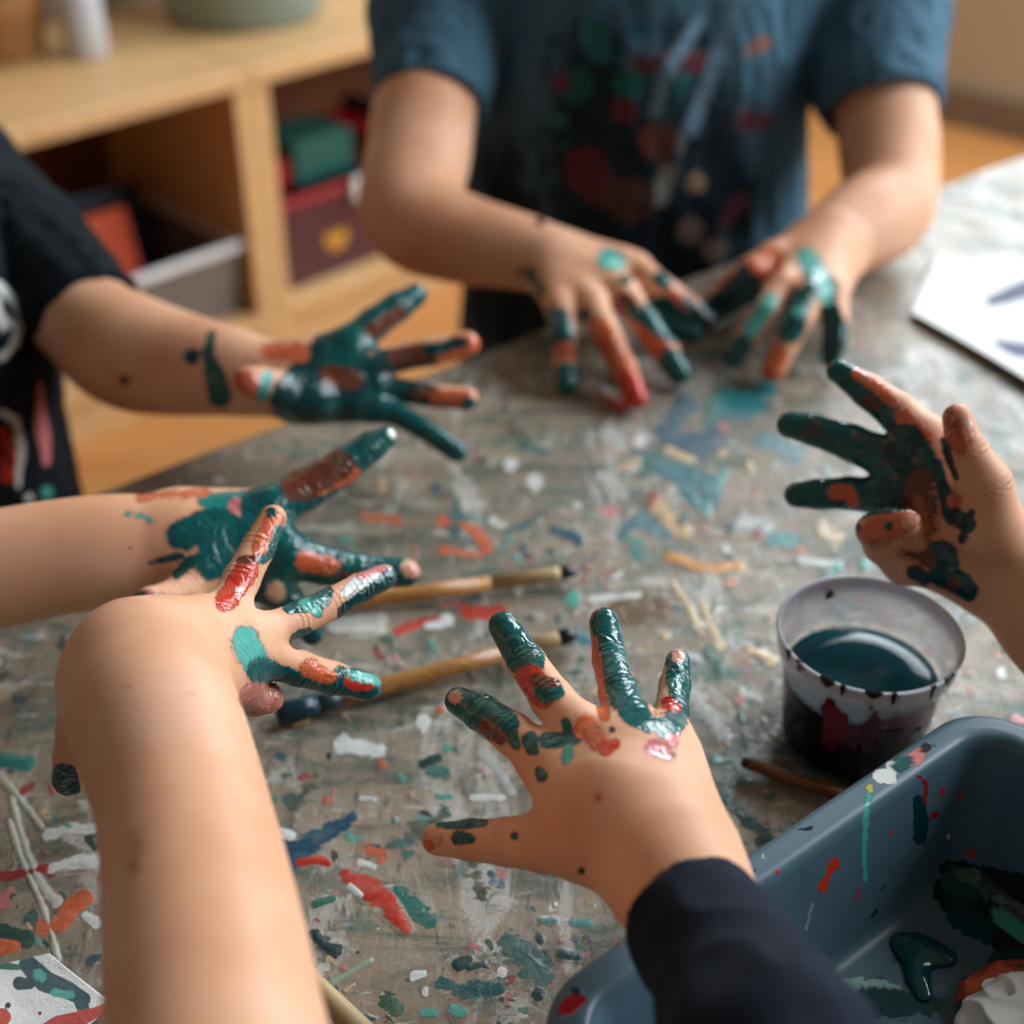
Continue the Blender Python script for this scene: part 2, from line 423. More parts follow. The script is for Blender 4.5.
# --- right edge: palm of a hand facing the lens, little finger curled
E_index = [(926,442,55.5,25),(898,413,56.3,20),(868,391,57,17),(838,371,57.6,12)]
E_mid = [(896,462,56,22),(852,443,56.8,18.5),(816,430,57.4,16.5),(790,425,57.8,13.5)]
E_ring = [(896,498,56,21),(850,493,56.8,16.5),(820,494,57.2,15.5),(797,495,57.5,13)]
E_pink = [(905,562,55.5,21),(882,546,54.8,18),(873,530,53.8,16.5),(889,523,53,15.5),(907,523,52.6,14)]
E_thumb = [(990,530,53.8,34),(984,484,53,27),(966,450,52.7,20),(957,418,52.6,14.5)]
E = empty('person', at_z(1010, 600, TZ), 'person at the right edge, painted palm with curled little finger above the plastic cup', 'person')
sh_ = lambda c: [(x, y, d-1.7, q) for x, y, d, q in c]
E_index, E_mid, E_ring, E_pink, E_thumb = map(sh_, (E_index, E_mid, E_ring, E_pink, E_thumb))
body('body', [dict(arm=sh_([(1500,880,42,66),(1120,670,51.5,62),(1035,590,54.5,54),(1006,562,55.3,48)]), fingers=[E_index, E_mid, E_ring, E_pink, E_thumb], mc=.6,
    pads=[((930,500,54.5,38),(960,520,54.3,44)),((925,550,54.3,30),(980,572,53.9,38)),((930,460,54.3,26),(960,520,54.1,38))])], SKINM, E, [
    blob(TEAL,(840,372,17),(866,398,16),(888,418,17)), blob(ORG,(858,374,5),(880,388,6),(893,402,5), soft=3), blob(ORG,(905,416,8),(925,440,10), soft=6), blob(BROWN,(866,400,5),(876,406,4), soft=3),
    blob(TEAL,*seg(E_mid,0,4,1.3)), blob(TEAL,*seg(E_ring,0,4,1.3)), blob(ORG,(836,492,7),(848,491,6),(853,502,5), soft=3),
    blob(DTEAL,(905,445,20),(915,470,20),(895,500,20), soft=5), blob(TEAL,(928,452,7),(930,462,5), soft=3), blob((*BROWN[:3],.6),(925,490,18),(930,530,13), soft=9), blob((*srgb(170,92,58)[:3],.6),(918,500,3),(930,545,5), soft=6),
    blob(DTEAL,(937,464,5),(944,490,7),(952,515,9),(968,525,8), soft=3), blob(DTEAL,(962,540,4),(972,512,3), soft=3), blob(ORG,(955,500,6), soft=5),
    blob(DTEAL,(942,556,16),(945,575,14),(968,590,10), soft=4), blob(DTEAL,(915,572,8),(925,580,6), soft=4), blob((*BROWN[:3],.6),(955,582,5), soft=5),
    blob((*BROWN[:3],.58),(905,552,7),(925,560,9), soft=6), blob(DTEAL,(858,527,4),(868,538,4), soft=3), blob(DTEAL,(888,525,3),(892,533,3), soft=2), blob(ORG,(875,532,13),(906,523,10), soft=8), blob(DTEAL,(889,526,4), soft=2), blob(NAIL,(909,521,7), soft=2),
    blob((*srgb(190,84,52)[:3],.6),(955,412,14),(958,440,14), soft=9), blob(NAIL,(968,424,5),(970,436,4), soft=2), blob(BLACK,(943,440,3),(950,462,4),(956,478,3), soft=3)],
    h=.0011)

# --- left child: far hand (palm to the lens) and near hand (back of the hand)
A_1 = [(348,345,70.5,18),(373,324,71,16.5),(397,307,71.5,15),(416,295,72,11.5)]
A_2 = [(372,364,70.5,16),(402,357,70.8,14),(435,351,71,15),(467,344,71.2,13)]
A_3 = [(376,388,70.5,15),(402,391,70.6,12.5),(435,396,70.7,12),(466,399,70.8,12)]
A_4 = [(374,408,70.2,14),(398,415,70,11.5),(427,431,69.8,11.5),(457,452,69.8,11)]
A_t = [(312,398,69.5,24),(285,392,68.6,20),(263,384,67.6,17),(247,380,66.8,14)]
B_1 = [(268,510,56.5,22),(305,491,57.2,20),(342,467,57.8,18.5),(370,447,58.2,15.5),(385,438,58.4,12)]
B_2 = [(284,554,56,24),(324,566,56.6,19.5),(367,572,57.2,17),(406,573,57.6,14.5)]
B_3 = [(266,580,56,22),(288,600,56.4,16),(304,622,56.6,14),(312,634,56.8,12)]
B_4 = [(262,512,58,18),(300,484,59.2,14),(322,472,59.8,13),(338,465,60,11)]
B_t = [(205,566,55,26),(186,590,54,20),(166,598,53,15),(149,598,52.4,12)]
Lt = np.array([-.365, .70, 0])
TL = lambda z, dx=0, dy=0: np.array([Lt[0]+dx, Lt[1]+dy, TZ+z])
L = empty('person', (Lt[0], Lt[1], TZ-.25), 'child in a black printed t-shirt at the left edge, green-painted hands held out', 'person')
armA = [(-40,205,86,60),(20,250,82,58),(88,322,77.5,50),(126,350,75.5,56),(170,362,73.8,51),(222,370,72,43),(262,378,71,36)]
shB = J((-700,470,62,60))
body('body', [dict(arm=armA, fingers=[A_1,A_2,A_3,A_4,A_t], mc=.75, pads=[((300,370,70.6,28),(345,375,70.6,26)),((300,398,70.4,26),(350,400,70.4,20))]),
              dict(arm=[(-420,500,62,70),(-170,580,54,62),(-30,572,54.6,57),(55,558,55.2,54),(108,551,55.6,52),(152,546,56,47)], fingers=[B_1,B_2,B_3,B_4,B_t], mc=.8,
                   pads=[((190,542,56.2,46),(255,545,56.4,36)),((180,520,56.8,30),(250,520,57,26))])], SKINM, L, [
    blob(DTEAL,(330,350,20),(300,400,30),(345,400,34),(370,385,30), soft=6), blob(TEAL,*seg(A_1,0,4,1.2)), blob(BROWN,(372,330,6),(400,312,5), soft=4),
    blob(DTEAL,(380,365,14),(425,356,14), soft=4), blob(BROWN,(398,356,9),(440,350,8), soft=4), blob(ORG,(448,350,12),(470,346,12), soft=6), blob(DTEAL,(430,350,6),(462,342,5), soft=3),
    blob(DTEAL,(380,388,14),(430,396,12), soft=4), blob(BROWN,(420,394,6),(436,396,6), soft=3), blob(ORG,(440,400,9),(466,398,8), soft=5), blob(TEAL,(470,405,8), soft=3),
    blob(TEAL,*seg(A_4,0,4,1.2)), blob(ORG,(270,352,8),(300,352,8), soft=6), blob(ORG,(245,380,11),(256,386,12), soft=5), blob(LTEAL,(268,376,6),(262,398,5), soft=4), blob(BROWN,(330,375,8),(352,380,8), soft=6),
    blob(DTEAL,(192,356,8), soft=3), blob(TEAL,(212,333,4),(208,352,5),(214,375,10),(220,395,12), soft=3), blob(BROWN,(125,380,4), soft=5),
    # near hand
    blob(TEAL,(182,535,16),(222,520,16),(215,560,20),(250,540,26),(262,575,14), soft=6), blob(BTEAL,(205,500,7),(250,498,8), soft=4), blob(TEAL,(150,563,2),(180,556,4), soft=2), blob(TEAL,(176,575,4),(190,562,6), soft=3),
    blob(PINK,(235,505,6),(262,510,4), soft=5), blob(TEAL,*seg(B_1,0,5,1.25)), blob((*BROWN[:3],.62),(305,492,7),(330,480,7), soft=7), blob(ORG,(318,490,5),(354,474,5), soft=4), blob(WHITE,(392,433,4), soft=3),
    blob(TEAL,*seg(B_2,0,4,1.3)), blob(ORG,(306,562,9),(330,566,8), soft=4), blob(NAIL,(412,568,9), soft=3), blob(BROWN,(345,580,6),(370,582,5), soft=4),
    blob(TEAL,*seg(B_3,0,4,1.3)), blob(SKIN,(276,592,8), soft=6), blob(BROWN,*seg(B_4,1,4,1.2)), blob(TEAL,(143,600,8),(160,600,7), soft=3), blob(PINK,(149,592,3), soft=2),
    blob(LTEAL,(128,512,3),(150,520,3), soft=6), blob(TEAL,(130,548,1.5), soft=2), blob(ORG,(140,497,3),(205,492,3), soft=6)],
    h=.0015,
    extra=[(TL(-.20), TL(.02), .075, .078), (TL(.02), TL(.10), .078, .06), (TL(.12), TL(.20), .028, .030),
           (TL(.10, -.01, .0), J(armA[0])[0], .05, J(armA[0])[1]), (TL(.08, .02, -.05), J((-420,500,62,70))[0], .04, .033)])

# --- boy behind the table
F_1 = [(561,308,3.4,15),(564,335,2.8,13.5),(566,360,1.6,12.5),(567,383,.85,11.5)]
F_2 = [(592,305,3.6,16),(608,338,3.0,14.5),(623,368,1.8,13.5),(636,397,.95,12)]
F_3 = [(622,294,3.8,17),(645,323,3.2,15),(664,350,1.9,14),(679,373,1.0,12.5)]
F_4 = [(636,270,3.8,16),(662,290,3.6,14.5),(686,307,2.6,13.5),(706,321,1.8,11.5)]
F_t = [(630,292,2.8,16),(658,314,2.0,14.5),(676,326,1.4,13.5),(692,332,1.2,12)]
G_1 = [(775,260,4.0,18),(752,273,3.8,16.5),(732,287,3.0,14.5),(717,299,2.0,11.5)]
G_2 = [(782,288,4.0,17),(765,312,3.4,14.5),(748,337,2.2,13.5),(734,357,1.1,12)]
G_3 = [(808,298,4.0,17),(797,322,3.4,14.5),(784,347,2.2,13.5),(773,370,1.1,12)]
G_4 = [(832,292,3.8,16),(835,318,3.0,13.5),(834,342,1.9,12.5),(831,358,1.0,10.5)]
G_t = [(775,275,3.0,18),(745,290,2.2,15),(722,306,1.4,13),(706,314,1.1,11)]
bx, by = .098, 1.03
TB = lambda z, dx=0, dy=0: np.array([bx+dx, by+dy, TZ+z])
armF = [(440,-70,100,52),(430,60,96,49),(419,150,93,51),(411,214,90,48),(452,236,88.5,44),(505,248,87,37),(545,258,86,33)]
armG = [(868,-70,102,52),(878,60,98,48),(888,140,96,48),(889,203,93,45),(862,225,90.5,44),(834,243,88.5,38)]
K = empty('person', (bx, by, TZ-.4), 'child in a paint-stained blue t-shirt behind the table, both hands resting on it', 'person')
body('body', [dict(arm=armF, fingers=[F_1,F_2,F_3,F_4,F_t], mc=.8, pads=[((560,268,85.5,28),(600,282,84,24)),((575,262,86,26),(620,268,85,20))]),
              dict(arm=armG, fingers=[G_1,G_2,G_3,G_4,G_t], mc=.8, pads=[((820,252,88,30),(800,278,85,24)),((832,258,88,28),(832,282,85.5,20)),((810,250,88,26),(785,268,86.5,18))])], SKINM, K, [
    blob(LTEAL,(608,258,10),(616,262,9), soft=6), blob(TEAL,(535,292,9),(530,270,4), soft=6), blob(TEAL,(558,320,14),(562,338,12), soft=6), blob(ORG,(565,352,9), soft=6), blob(TEAL,(567,375,13),(568,392,12), soft=3),
    blob(TEAL,(585,315,7), soft=5), blob(ORG,(600,330,12),(622,368,13), soft=9), blob(RED,(630,385,13),(637,400,14), soft=4),
    blob(BROWN,(625,300,8),(640,318,7), soft=6), blob(TEAL,(636,312,6),(650,330,6), soft=6), blob(ORG,(650,335,12),(662,350,12), soft=8), blob(TEAL,(672,362,13),(682,376,14), soft=3),
    blob(TEAL,(660,278,7),(668,284,5), soft=4), blob(ORG,(675,300,11),(708,322,12), soft=9), blob(TEAL,*seg(F_t,1,4,1.2)), blob(TEAL,(625,280,5), soft=5), blob(TEAL,(688,300,4),(692,306,3), soft=4),
    blob(ORG,(770,262,14),(735,285,13), soft=9), blob(DTEAL,(722,300,12),(714,306,11), soft=4), blob(TEAL,(742,270,5), soft=5), blob(DTEAL,*seg(G_t,1,4,1.2)),
    blob(LTEAL,(770,300,8),(752,330,9), soft=6), blob(TEAL,(742,345,10),(732,360,14), soft=3), blob(TEAL,(800,300,12),(790,330,14), soft=4), blob(ORG,(779,352,8),(773,372,11), soft=5), blob(LTEAL,(798,312,5), soft=3),
    blob(DTEAL,(830,310,10),(836,335,14),(832,360,12), soft=4), blob(LTEAL,(805,255,8),(825,290,12), soft=9), blob(TEAL,(812,285,8), soft=5), blob(BROWN,(540,222,4), soft=6), blob(TEAL,(520,272,3), soft=5)],
    h=.0017,
    extra=[(TB(-.14), TB(.05), .098, .095, ((0, 1, 0), 1.35)), (TB(.05), TB(.17), .095, .085, ((0, 1, 0), 1.35)), (TB(.2, 0, -.01), TB(.30, 0, -.02), .034, .036),
           (TB(.17, -.05, 0), J(armF[0])[0], .055, J(armF[0])[1]), (TB(.17, .05, 0), J(armG[0])[0], .055, J(armG[0])[1])])

# ------------------------------------------------------------------ clothes
def garment(name, mat, parent, cones, sleeves, strokes=(), h=.0022, k=.02, folds=.0016, seed=1):
    """cones: (a,b,ra,rb[,squash]); sleeves: (shoulder, mid, hem, r0, r1, r2, dir) open at the hem"""
    prims = [q for c in cones for q in ((np.asarray(c[0]), c[2]), (np.asarray(c[1]), c[3]))]
    for s_ in sleeves: prims += [(s_[0], s_[3]), (s_[1], s_[4]), (s_[2], s_[5])]
    lo, hi = bounds(prims, .02)
    F = Field(lo, hi, h)
    for c in cones: F.cone(c[0], c[1], c[2], c[3], k, c[4] if len(c) > 4 else None)
    for s_ in sleeves:
        F.cone(s_[0], s_[1], s_[3], s_[4], k); F.cone(s_[1], s_[2], s_[4], s_[5], .004)
        n = s_[2]-s_[1]; n = n/np.linalg.norm(n)
        F.cut_plane(s_[2], s_[6] if len(s_) > 6 and s_[6] is not None else n, s_[2]+n*.02, s_[5]*1.25)
        F.cone(s_[2]-n*.012, s_[2]+n*.06, s_[5]-.0026, s_[5]-.0026, 0, None, 'sub')
    V, Q = F.mesh()
    me = mesh_np(name, V, Q); me.update()
    nn = np.zeros(len(V)*3, np.float32); me.vertices.foreach_get('normal', nn); nn = nn.reshape(-1, 3)
    co = np.zeros(len(V)*3, np.float32); me.vertices.foreach_get('co', co); co = co.reshape(-1, 3).astype(float)
    w = np.stack([co[:, 0]*1.7+noise3(co, 18, seed)*.03, co[:, 1]*1.7, co[:, 2]*.55], 1)
    d = (np.abs(noise3(w, 42, seed+1)-.5)*-2+.5)+.6*(noise3(w, 20, seed+2)-.5)
    d += .25*(noise3(co, 120, seed+3)-.5)
    me.vertices.foreach_set('co', (co+nn*(d*folds*2)[:, None]).astype(np.float32).ravel())
    paint(me, co, strokes)
    return link(name, me, mat, parent)

navy = cloth_mat('navy_jersey', srgb(5, 14, 28), srgb(9, 22, 40)); blk = cloth_mat('black_jersey', srgb(5, 15, 21), srgb(9, 22, 30), .25)
blue = cloth_mat('faded_blue_jersey', srgb(54, 86, 106), srgb(76, 112, 132), 1.5, 1600, .85, .3, (.9, .9, .35))
# navy cuff
a0, a1, a2 = J((900,1400,27,140)), J((775,1060,31.2,104)), J((700,932,36.0,73))
garment('sleeve', navy, D, [], [(a0[0], a1[0], a2[0], a0[1], a1[1], a2[1])], h=.0013, folds=.0011, seed=4)
# right-edge child: dark sleeve outside the frame
e0, e1, e2 = J((1500,880,40.3,112)), J((1330,785,44.4,104)), J((1180,700,47.8,92))
garment('sleeve', navy, E, [], [(e0[0], e1[0], e2[0], e0[1], e1[1], e2[1])], h=.002, seed=5)
# black t-shirt
s0, s1, s2 = J((-60,185,87,74)), J((10,245,82.5,70)), J((96,320,77.2,52))
q0, q1, q2 = TL(.08, .02, -.05), J((-420,500,62,92))[0], J((-330,530,59,92))
garment('tshirt', blk, L, [(TL(-.22), TL(.02), .090, .088), (TL(.02), TL(.10), .088, .068), (TL(.10), TL(.13), .06, .04), (TL(.10), s0[0], .055, s0[1])],
    [(s0[0], s1[0], s2[0], s0[1], s1[1], s2[1]), (q0, q1, q2[0], .05, .042, .040)],
    [blob(WHITE,(-4,285,5),(12,300,5),(18,320,4),(14,345,4),(0,358,4), soft=2), blob(WHITE,(2,318,4),(10,325,3), soft=2), blob(WHITE,(-6,300,4),(4,330,3), soft=2), blob(PINK,(38,385,3),(42,430,7),(46,462,4), soft=3),
     blob(WHITE,(0,412,4),(14,420,4),(20,450,4),(18,485,3), soft=2), blob(RED,(2,430,5),(8,460,8),(6,478,6), soft=3), blob(BLACK,(4,448,2),(10,465,2), soft=2), blob(LTEAL,(46,492,6), soft=5), blob(WHITE,(28,497,4), soft=4)], folds=.002, seed=6)
# blue t-shirt
f0, f1, f2 = J((446,-75,101,84)), J((441,10,98,70)), J((430,106,94.5,55))
g0, g1, g2 = J((860,-75,103,90)), J((868,20,100,78)), J((880,110,96.6,59))
sq = ((0, 1, 0), 1.3)
garment('tshirt', blue, K, [(TB(-.16), TB(-.02), .142, .132, sq), (TB(-.02), TB(.12), .132, .124, sq), (TB(.12), TB(.18), .124, .09, sq), (TB(.19), TB(.215), .05, .045),
    (TB(.17, -.05), f0[0], .07, f0[1]), (TB(.17, .05), g0[0], .07, g0[1])],
    [(f0[0], f1[0], f2[0], f0[1], f1[1], f2[1]), (g0[0], g1[0], g2[0], g0[1], g1[1], g2[1], (at_depth(890,160,.97)-at_depth(874,60,.99))/np.linalg.norm(at_depth(890,160,.97)-at_depth(874,60,.99)))],
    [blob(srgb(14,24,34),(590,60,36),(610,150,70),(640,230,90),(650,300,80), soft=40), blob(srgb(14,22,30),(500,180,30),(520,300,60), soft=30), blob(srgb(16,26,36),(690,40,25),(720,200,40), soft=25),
     blob(srgb(20,92,88),(592,20,6),(600,50,8), soft=12), blob(srgb(20,92,88),(630,85,12),(650,70,9), soft=9), blob(srgb(20,92,88),(560,120,6), soft=7), blob(TEAL,(690,60,9),(655,120,6), soft=9), blob(TEAL,(575,85,14), soft=12),
     blob(srgb(92,34,36),(560,80,8), soft=9), blob(srgb(92,34,36),(625,110,10), soft=9), blob(srgb(92,34,36),(585,170,18),(600,190,12), soft=12), blob(srgb(92,34,36),(640,60,7),(700,62,7), soft=12), blob(srgb(150,90,66),(752,50,6),(765,42,6), soft=9), blob(srgb(92,34,36),(750,120,12),(765,118,8), soft=12),
     blob(srgb(110,140,160),(700,20,3),(665,75,4),(655,110,3), soft=9), blob(srgb(100,130,150),(735,10,3),(708,90,4),(690,130,4), soft=11), blob(srgb(150,124,104),(672,142,8), soft=11), blob(srgb(150,124,104),(695,182,7), soft=9), blob(srgb(140,140,136),(668,170,6),(660,200,4), soft=7), blob(srgb(120,100,90),(690,230,10), soft=9), blob(srgb(150,124,104),(715,250,8), soft=11), blob(srgb(110,60,70),(740,200,4),(725,225,3), soft=11), blob(srgb(80,50,40),(630,200,18), soft=14), blob(BROWN,(660,140,16), soft=12), blob(BLUE,(640,30,12), soft=12)],
    h=.0022, folds=.0024, seed=9)
def trousers(parent, P, mat, hw=.05, floor_shoes=True):
    F = Field(*bounds([(P(-.60, .1), .09), (P(-.1, -.1), .14)], .02), .005)
    F.cone(P(-.20), P(-.26), .095, .095, .03)
    for s in (-1, 1):
        F.cone(P(-.26, s*hw*.8), P(-.40, s*hw), .068, .052, .02); F.cone(P(-.40, s*hw), P(-.55, s*hw), .052, .042, .015)
    V, Q = F.mesh(); me = mesh_np('trousers', V, Q); paint(me, V, []); o = link('trousers', me, mat, parent)
    for s in (-1, 1):
        F = Field(*bounds([(P(-.58, s*hw, -.1), .04), (P(-.54, s*hw, .05), .04)], .01), .003)
        F.cone(P(-.565, s*hw, .01), P(-.575, s*hw, -.07), .034, .028, .01); F.cone(P(-.55, s*hw, .0), P(-.54, s*hw, 0), .035, .036, .01)
        F.cut_plane(P(-.599, s*hw), (0, 0, -1), P(-.60, s*hw), .2)
        V, Q = F.mesh(); me = mesh_np('shoe', V, Q); paint(me, V, []); link('shoe', me, mat, parent)
trousers(K, TB, navy)
trousers(L, TL, blk)

# ------------------------------------------------------------------ table and painted cloth
E0 = at_z(80, 500, TZ); E1 = at_z(1024, 157, TZ); TU = (E1-E0)/np.linalg.norm(E1-E0); TV = np.array([TU[1], -TU[0], 0])
def tbl(u, v, z=0): return E0+TU*u+TV*v+np.array([0, 0, z])
def wr(P):
    return .0004*np.sin(P[..., 0]*37+2*np.sin(P[..., 1]*23))+.0003*np.sin(P[..., 1]*51+P[..., 0]*30)
U0, U1, V0, V1 = -.50, 1.15, 0.0, .74
def box_pts(bm, pts8):
    vs = [bm.verts.new(p) for p in pts8]
    for f in ((0,3,2,1),(4,5,6,7),(0,1,5,4),(1,2,6,5),(2,3,7,6),(3,0,4,7)): bm.faces.new([vs[i] for i in f])
def slab(frame, a0, a1, b0, b1, z0, z1, bev=.002):
    """box in a local frame function (a, b, z) -> world"""
    bm = bmesh.new()
    box_pts(bm, [frame(a0,b0,z0),frame(a1,b0,z0),frame(a1,b1,z0),frame(a0,b1,z0),frame(a0,b0,z1),frame(a1,b0,z1),frame(a1,b1,z1),frame(a0,b1,z1)])
    bmesh.ops.recalc_face_normals(bm, faces=bm.faces)
    if bev: bmesh.ops.bevel(bm, geom=bm.edges[:], offset=bev, segments=2, affect='EDGES', profile=.6)
    return bm_mesh('slab', bm)
beech = wood_mat('pale_beech', srgb(196, 152, 100), srgb(214, 174, 124), 0, 5, .42)
TW = empty('table', tuple(tbl(.3, .37, -TZ)), 'low worktable covered with a paint-spattered cloth, hands and cup on it', 'table')
link('tabletop', slab(lambda a, b, z: tbl(a, b, z), U0+.006, U1-.006, V0+.006, V1-.006, -.028, -.003), beech, TW, False)
for a in (U0+.08, U1-.08):
    for b in (V0+.07, V1-.07):
        link('leg', slab(lambda p, q, z, a=a, b=b: tbl(a+p, b+q, z), -.022, .022, -.022, .022, -TZ, -.0285, .004), beech, TW, False)

def tablecloth_mat():
    m, nt, b = newmat('painted_tablecloth'); n = N(nt); pos = n.geo()
    st = n.attr('stain'); col = n.attr('stain_colour', 'Color')
    base = n.ramp(n.noise(pos, 9, 6, .65, .8), [(.32, srgb(96, 92, 80)), (.46, srgb(132, 120, 104)), (.58, srgb(154, 140, 122)), (.72, srgb(128, 130, 120))])
    # local busy-ness: denser toward the near left and the middle
    r1 = n.mapping(pos, (9, 26, 9), (0, 0, .65)); r2 = n.mapping(pos, (24, 8, 9), (0, 0, .2)); r3 = n.mapping(pos, (14, 30, 9), (0, 0, -.5), (3, 1, 0))
    def layer(c, vec, sc, lo, hi, colr, amt):
        f = n.step(n.noise(vec, sc, 7, .72, .9), lo, hi, 0, amt); return n.mix(f, c, colr)
    c = layer(base, r1, .9, .50, .62, srgb(66, 80, 70), .75)
    c = layer(c, r2, 1.3, .53, .62, srgb(186, 182, 176), .75)
    c = layer(c, r3, 2.1, .54, .62, srgb(48, 98, 92), .6)
    c = layer(c, r1, 3.3, .56, .63, srgb(200, 194, 186), .6)
    c = layer(c, r2, 4.1, .58, .63, srgb(146, 92, 78), .5)
    c = layer(c, r3, 5.0, .59, .64, srgb(36, 96, 96), .6)
    c = layer(c, r1, 6.5, .60, .64, srgb(172, 130, 84), .45)
    c = layer(c, r2, 9.0, .57, .63, srgb(60, 62, 54), .6)
    dn = n.noise(pos, 130, 3, .6, 0, 1); vv = nt.nodes.new('ShaderNodeVectorMath'); vv.operation = 'MULTIPLY_ADD'
    n.put(vv.inputs[0], dn); vv.inputs[1].default_value = (.009,)*3; n.put(vv.inputs[2], pos); w = vv.outputs[0]
    busy = n.noise(pos, 6, 3)
    glossm = 0
    for sc, dens, sz in ((55, .72, .33), (130, .60, .38), (260, .62, .40)):
        vd = n.vor(w, sc); sepn = nt.nodes.new('ShaderNodeSeparateColor'); n.put(sepn.inputs[0], n.vor(w, sc, 'Color'))
        size = n.math('MULTIPLY', n.step(n.math('ADD', sepn.outputs[0], n.math('MULTIPLY', n.math('SUBTRACT', busy, .5), .7)), dens, 1.05), sz)
        sp = n.step(n.math('SUBTRACT', size, vd), 0.0, .05, 0, .85)
        pal = n.ramp(sepn.outputs[1], [(0, srgb(24, 84, 84)), (.22, srgb(60, 112, 100)), (.36, srgb(30, 52, 66)), (.48, srgb(150, 60, 58)), (.6, srgb(205, 202, 194)), (.74, srgb(88, 140, 140)), (.84, srgb(160, 104, 100)), (.94, srgb(176, 128, 76))], 'CONSTANT')
        c = n.mix(sp, c, pal)
    nz = n.noise(n.mapping(pos, (1, 1, 1)), 190, 5, .62, .8)
    nz2 = n.noise(n.mapping(pos, (1, 2.2, 1), (0, 0, .6)), 60, 6, .7, 1.2)
    nzz = n.math('ADD', n.math('MULTIPLY', n.math('SUBTRACT', nz, .5), .7), n.math('MULTIPLY', n.math('SUBTRACT', nz2, .5), 1.9))
    v = n.math('ADD', st, nzz)
    mk = n.math('MULTIPLY', n.step(v, .44, .52), n.step(st, .03, .12))
    vary = n.noise(r1, 7, 5, .65, .6)
    pc = n.mix(n.step(vary, .45, .75, 0, .45), col, n.mix(.6, col, srgb(150, 160, 150)))
    pc = n.mix(n.step(vary, .55, .3, 0, .45), pc, n.mix(.6, col, srgb(40, 44, 44)))
    n.put(b.inputs['Base Color'], n.mix(mk, c, pc))
    n.put(b.inputs['Roughness'], n.mixf(mk, n.step(n.noise(pos, 40, 3), .3, .7, .42, .58), .28))
    b.inputs['Specular IOR Level'].default_value = .5
    h = n.math('ADD', n.math('MULTIPLY', mk, n.math('ADD', .5, n.math('MULTIPLY', nz, .9))), n.math('MULTIPLY', n.noise(r2, 5, 6, .6, 1.0), .9))
    h = n.math('ADD', h, n.math('MULTIPLY', n.noise(pos, 520, 2), .12))
    n.put(b.inputs['Normal'], n.bump(h, .5, .0012))
    return m

CV, CF, CS, CC = [], [], [], []
def add_grid(P, st, col):
    a, b_ = P.shape[:2]; o = sum(len(x) for x in CV)
    CV.append(P.reshape(-1, 3)); CS.append(np.asarray(st, np.float32).reshape(-1)); c = np.ones((a*b_, 4), np.float32); c[:, :3] = col[:3]; CC.append(c)
    i = np.arange(a*b_).reshape(a, b_)+o
    f = np.stack([i[:-1, :-1], i[1:, :-1], i[1:, 1:], i[:-1, 1:]], -1).reshape(-1, 4)
    p0, p1, p3 = P[0, 0], P[1, 0], P[0, 1]
    if np.cross(p1-p0, p3-p0)[2] < 0: f = f[:, ::-1]
    CF.append(f)
us = np.linspace(U0, U1, 180); vs = np.linspace(V0, V1, 90)
PG = E0+us[:, None, None]*TU+vs[None, :, None]*TV; PG[..., 2] += wr(PG)
add_grid(PG, np.zeros(PG.shape[:2]), (0, 0, 0))
def skirt(A, B, out, n=60):
    t = np.linspace(0, 1, n)[:, None]; L0 = A+(B-A)*t; rows = []
    for k, (o, dz) in enumerate(((0, 0), (.004, -.003), (.0055, -.012), (.009, -.05), (.012, -.10))):
        P = L0+out*o; P = P+np.array([0, 0, 1.])*(dz); P = P+out*(.004*k*np.sin(t*40)*.5)
        if k == 0: P[:, 2] += wr(L0)
        rows.append(P)
    add_grid(np.stack(rows, 1), np.zeros((n, 5)), (0, 0, 0))
skirt(tbl(U0, V0), tbl(U1, V0), -TV); skirt(tbl(U0, V1), tbl(U1, V1), TV); skirt(tbl(U0, V0), tbl(U0, V1), -TU); skirt(tbl(U1, V0), tbl(U1, V1), TU)

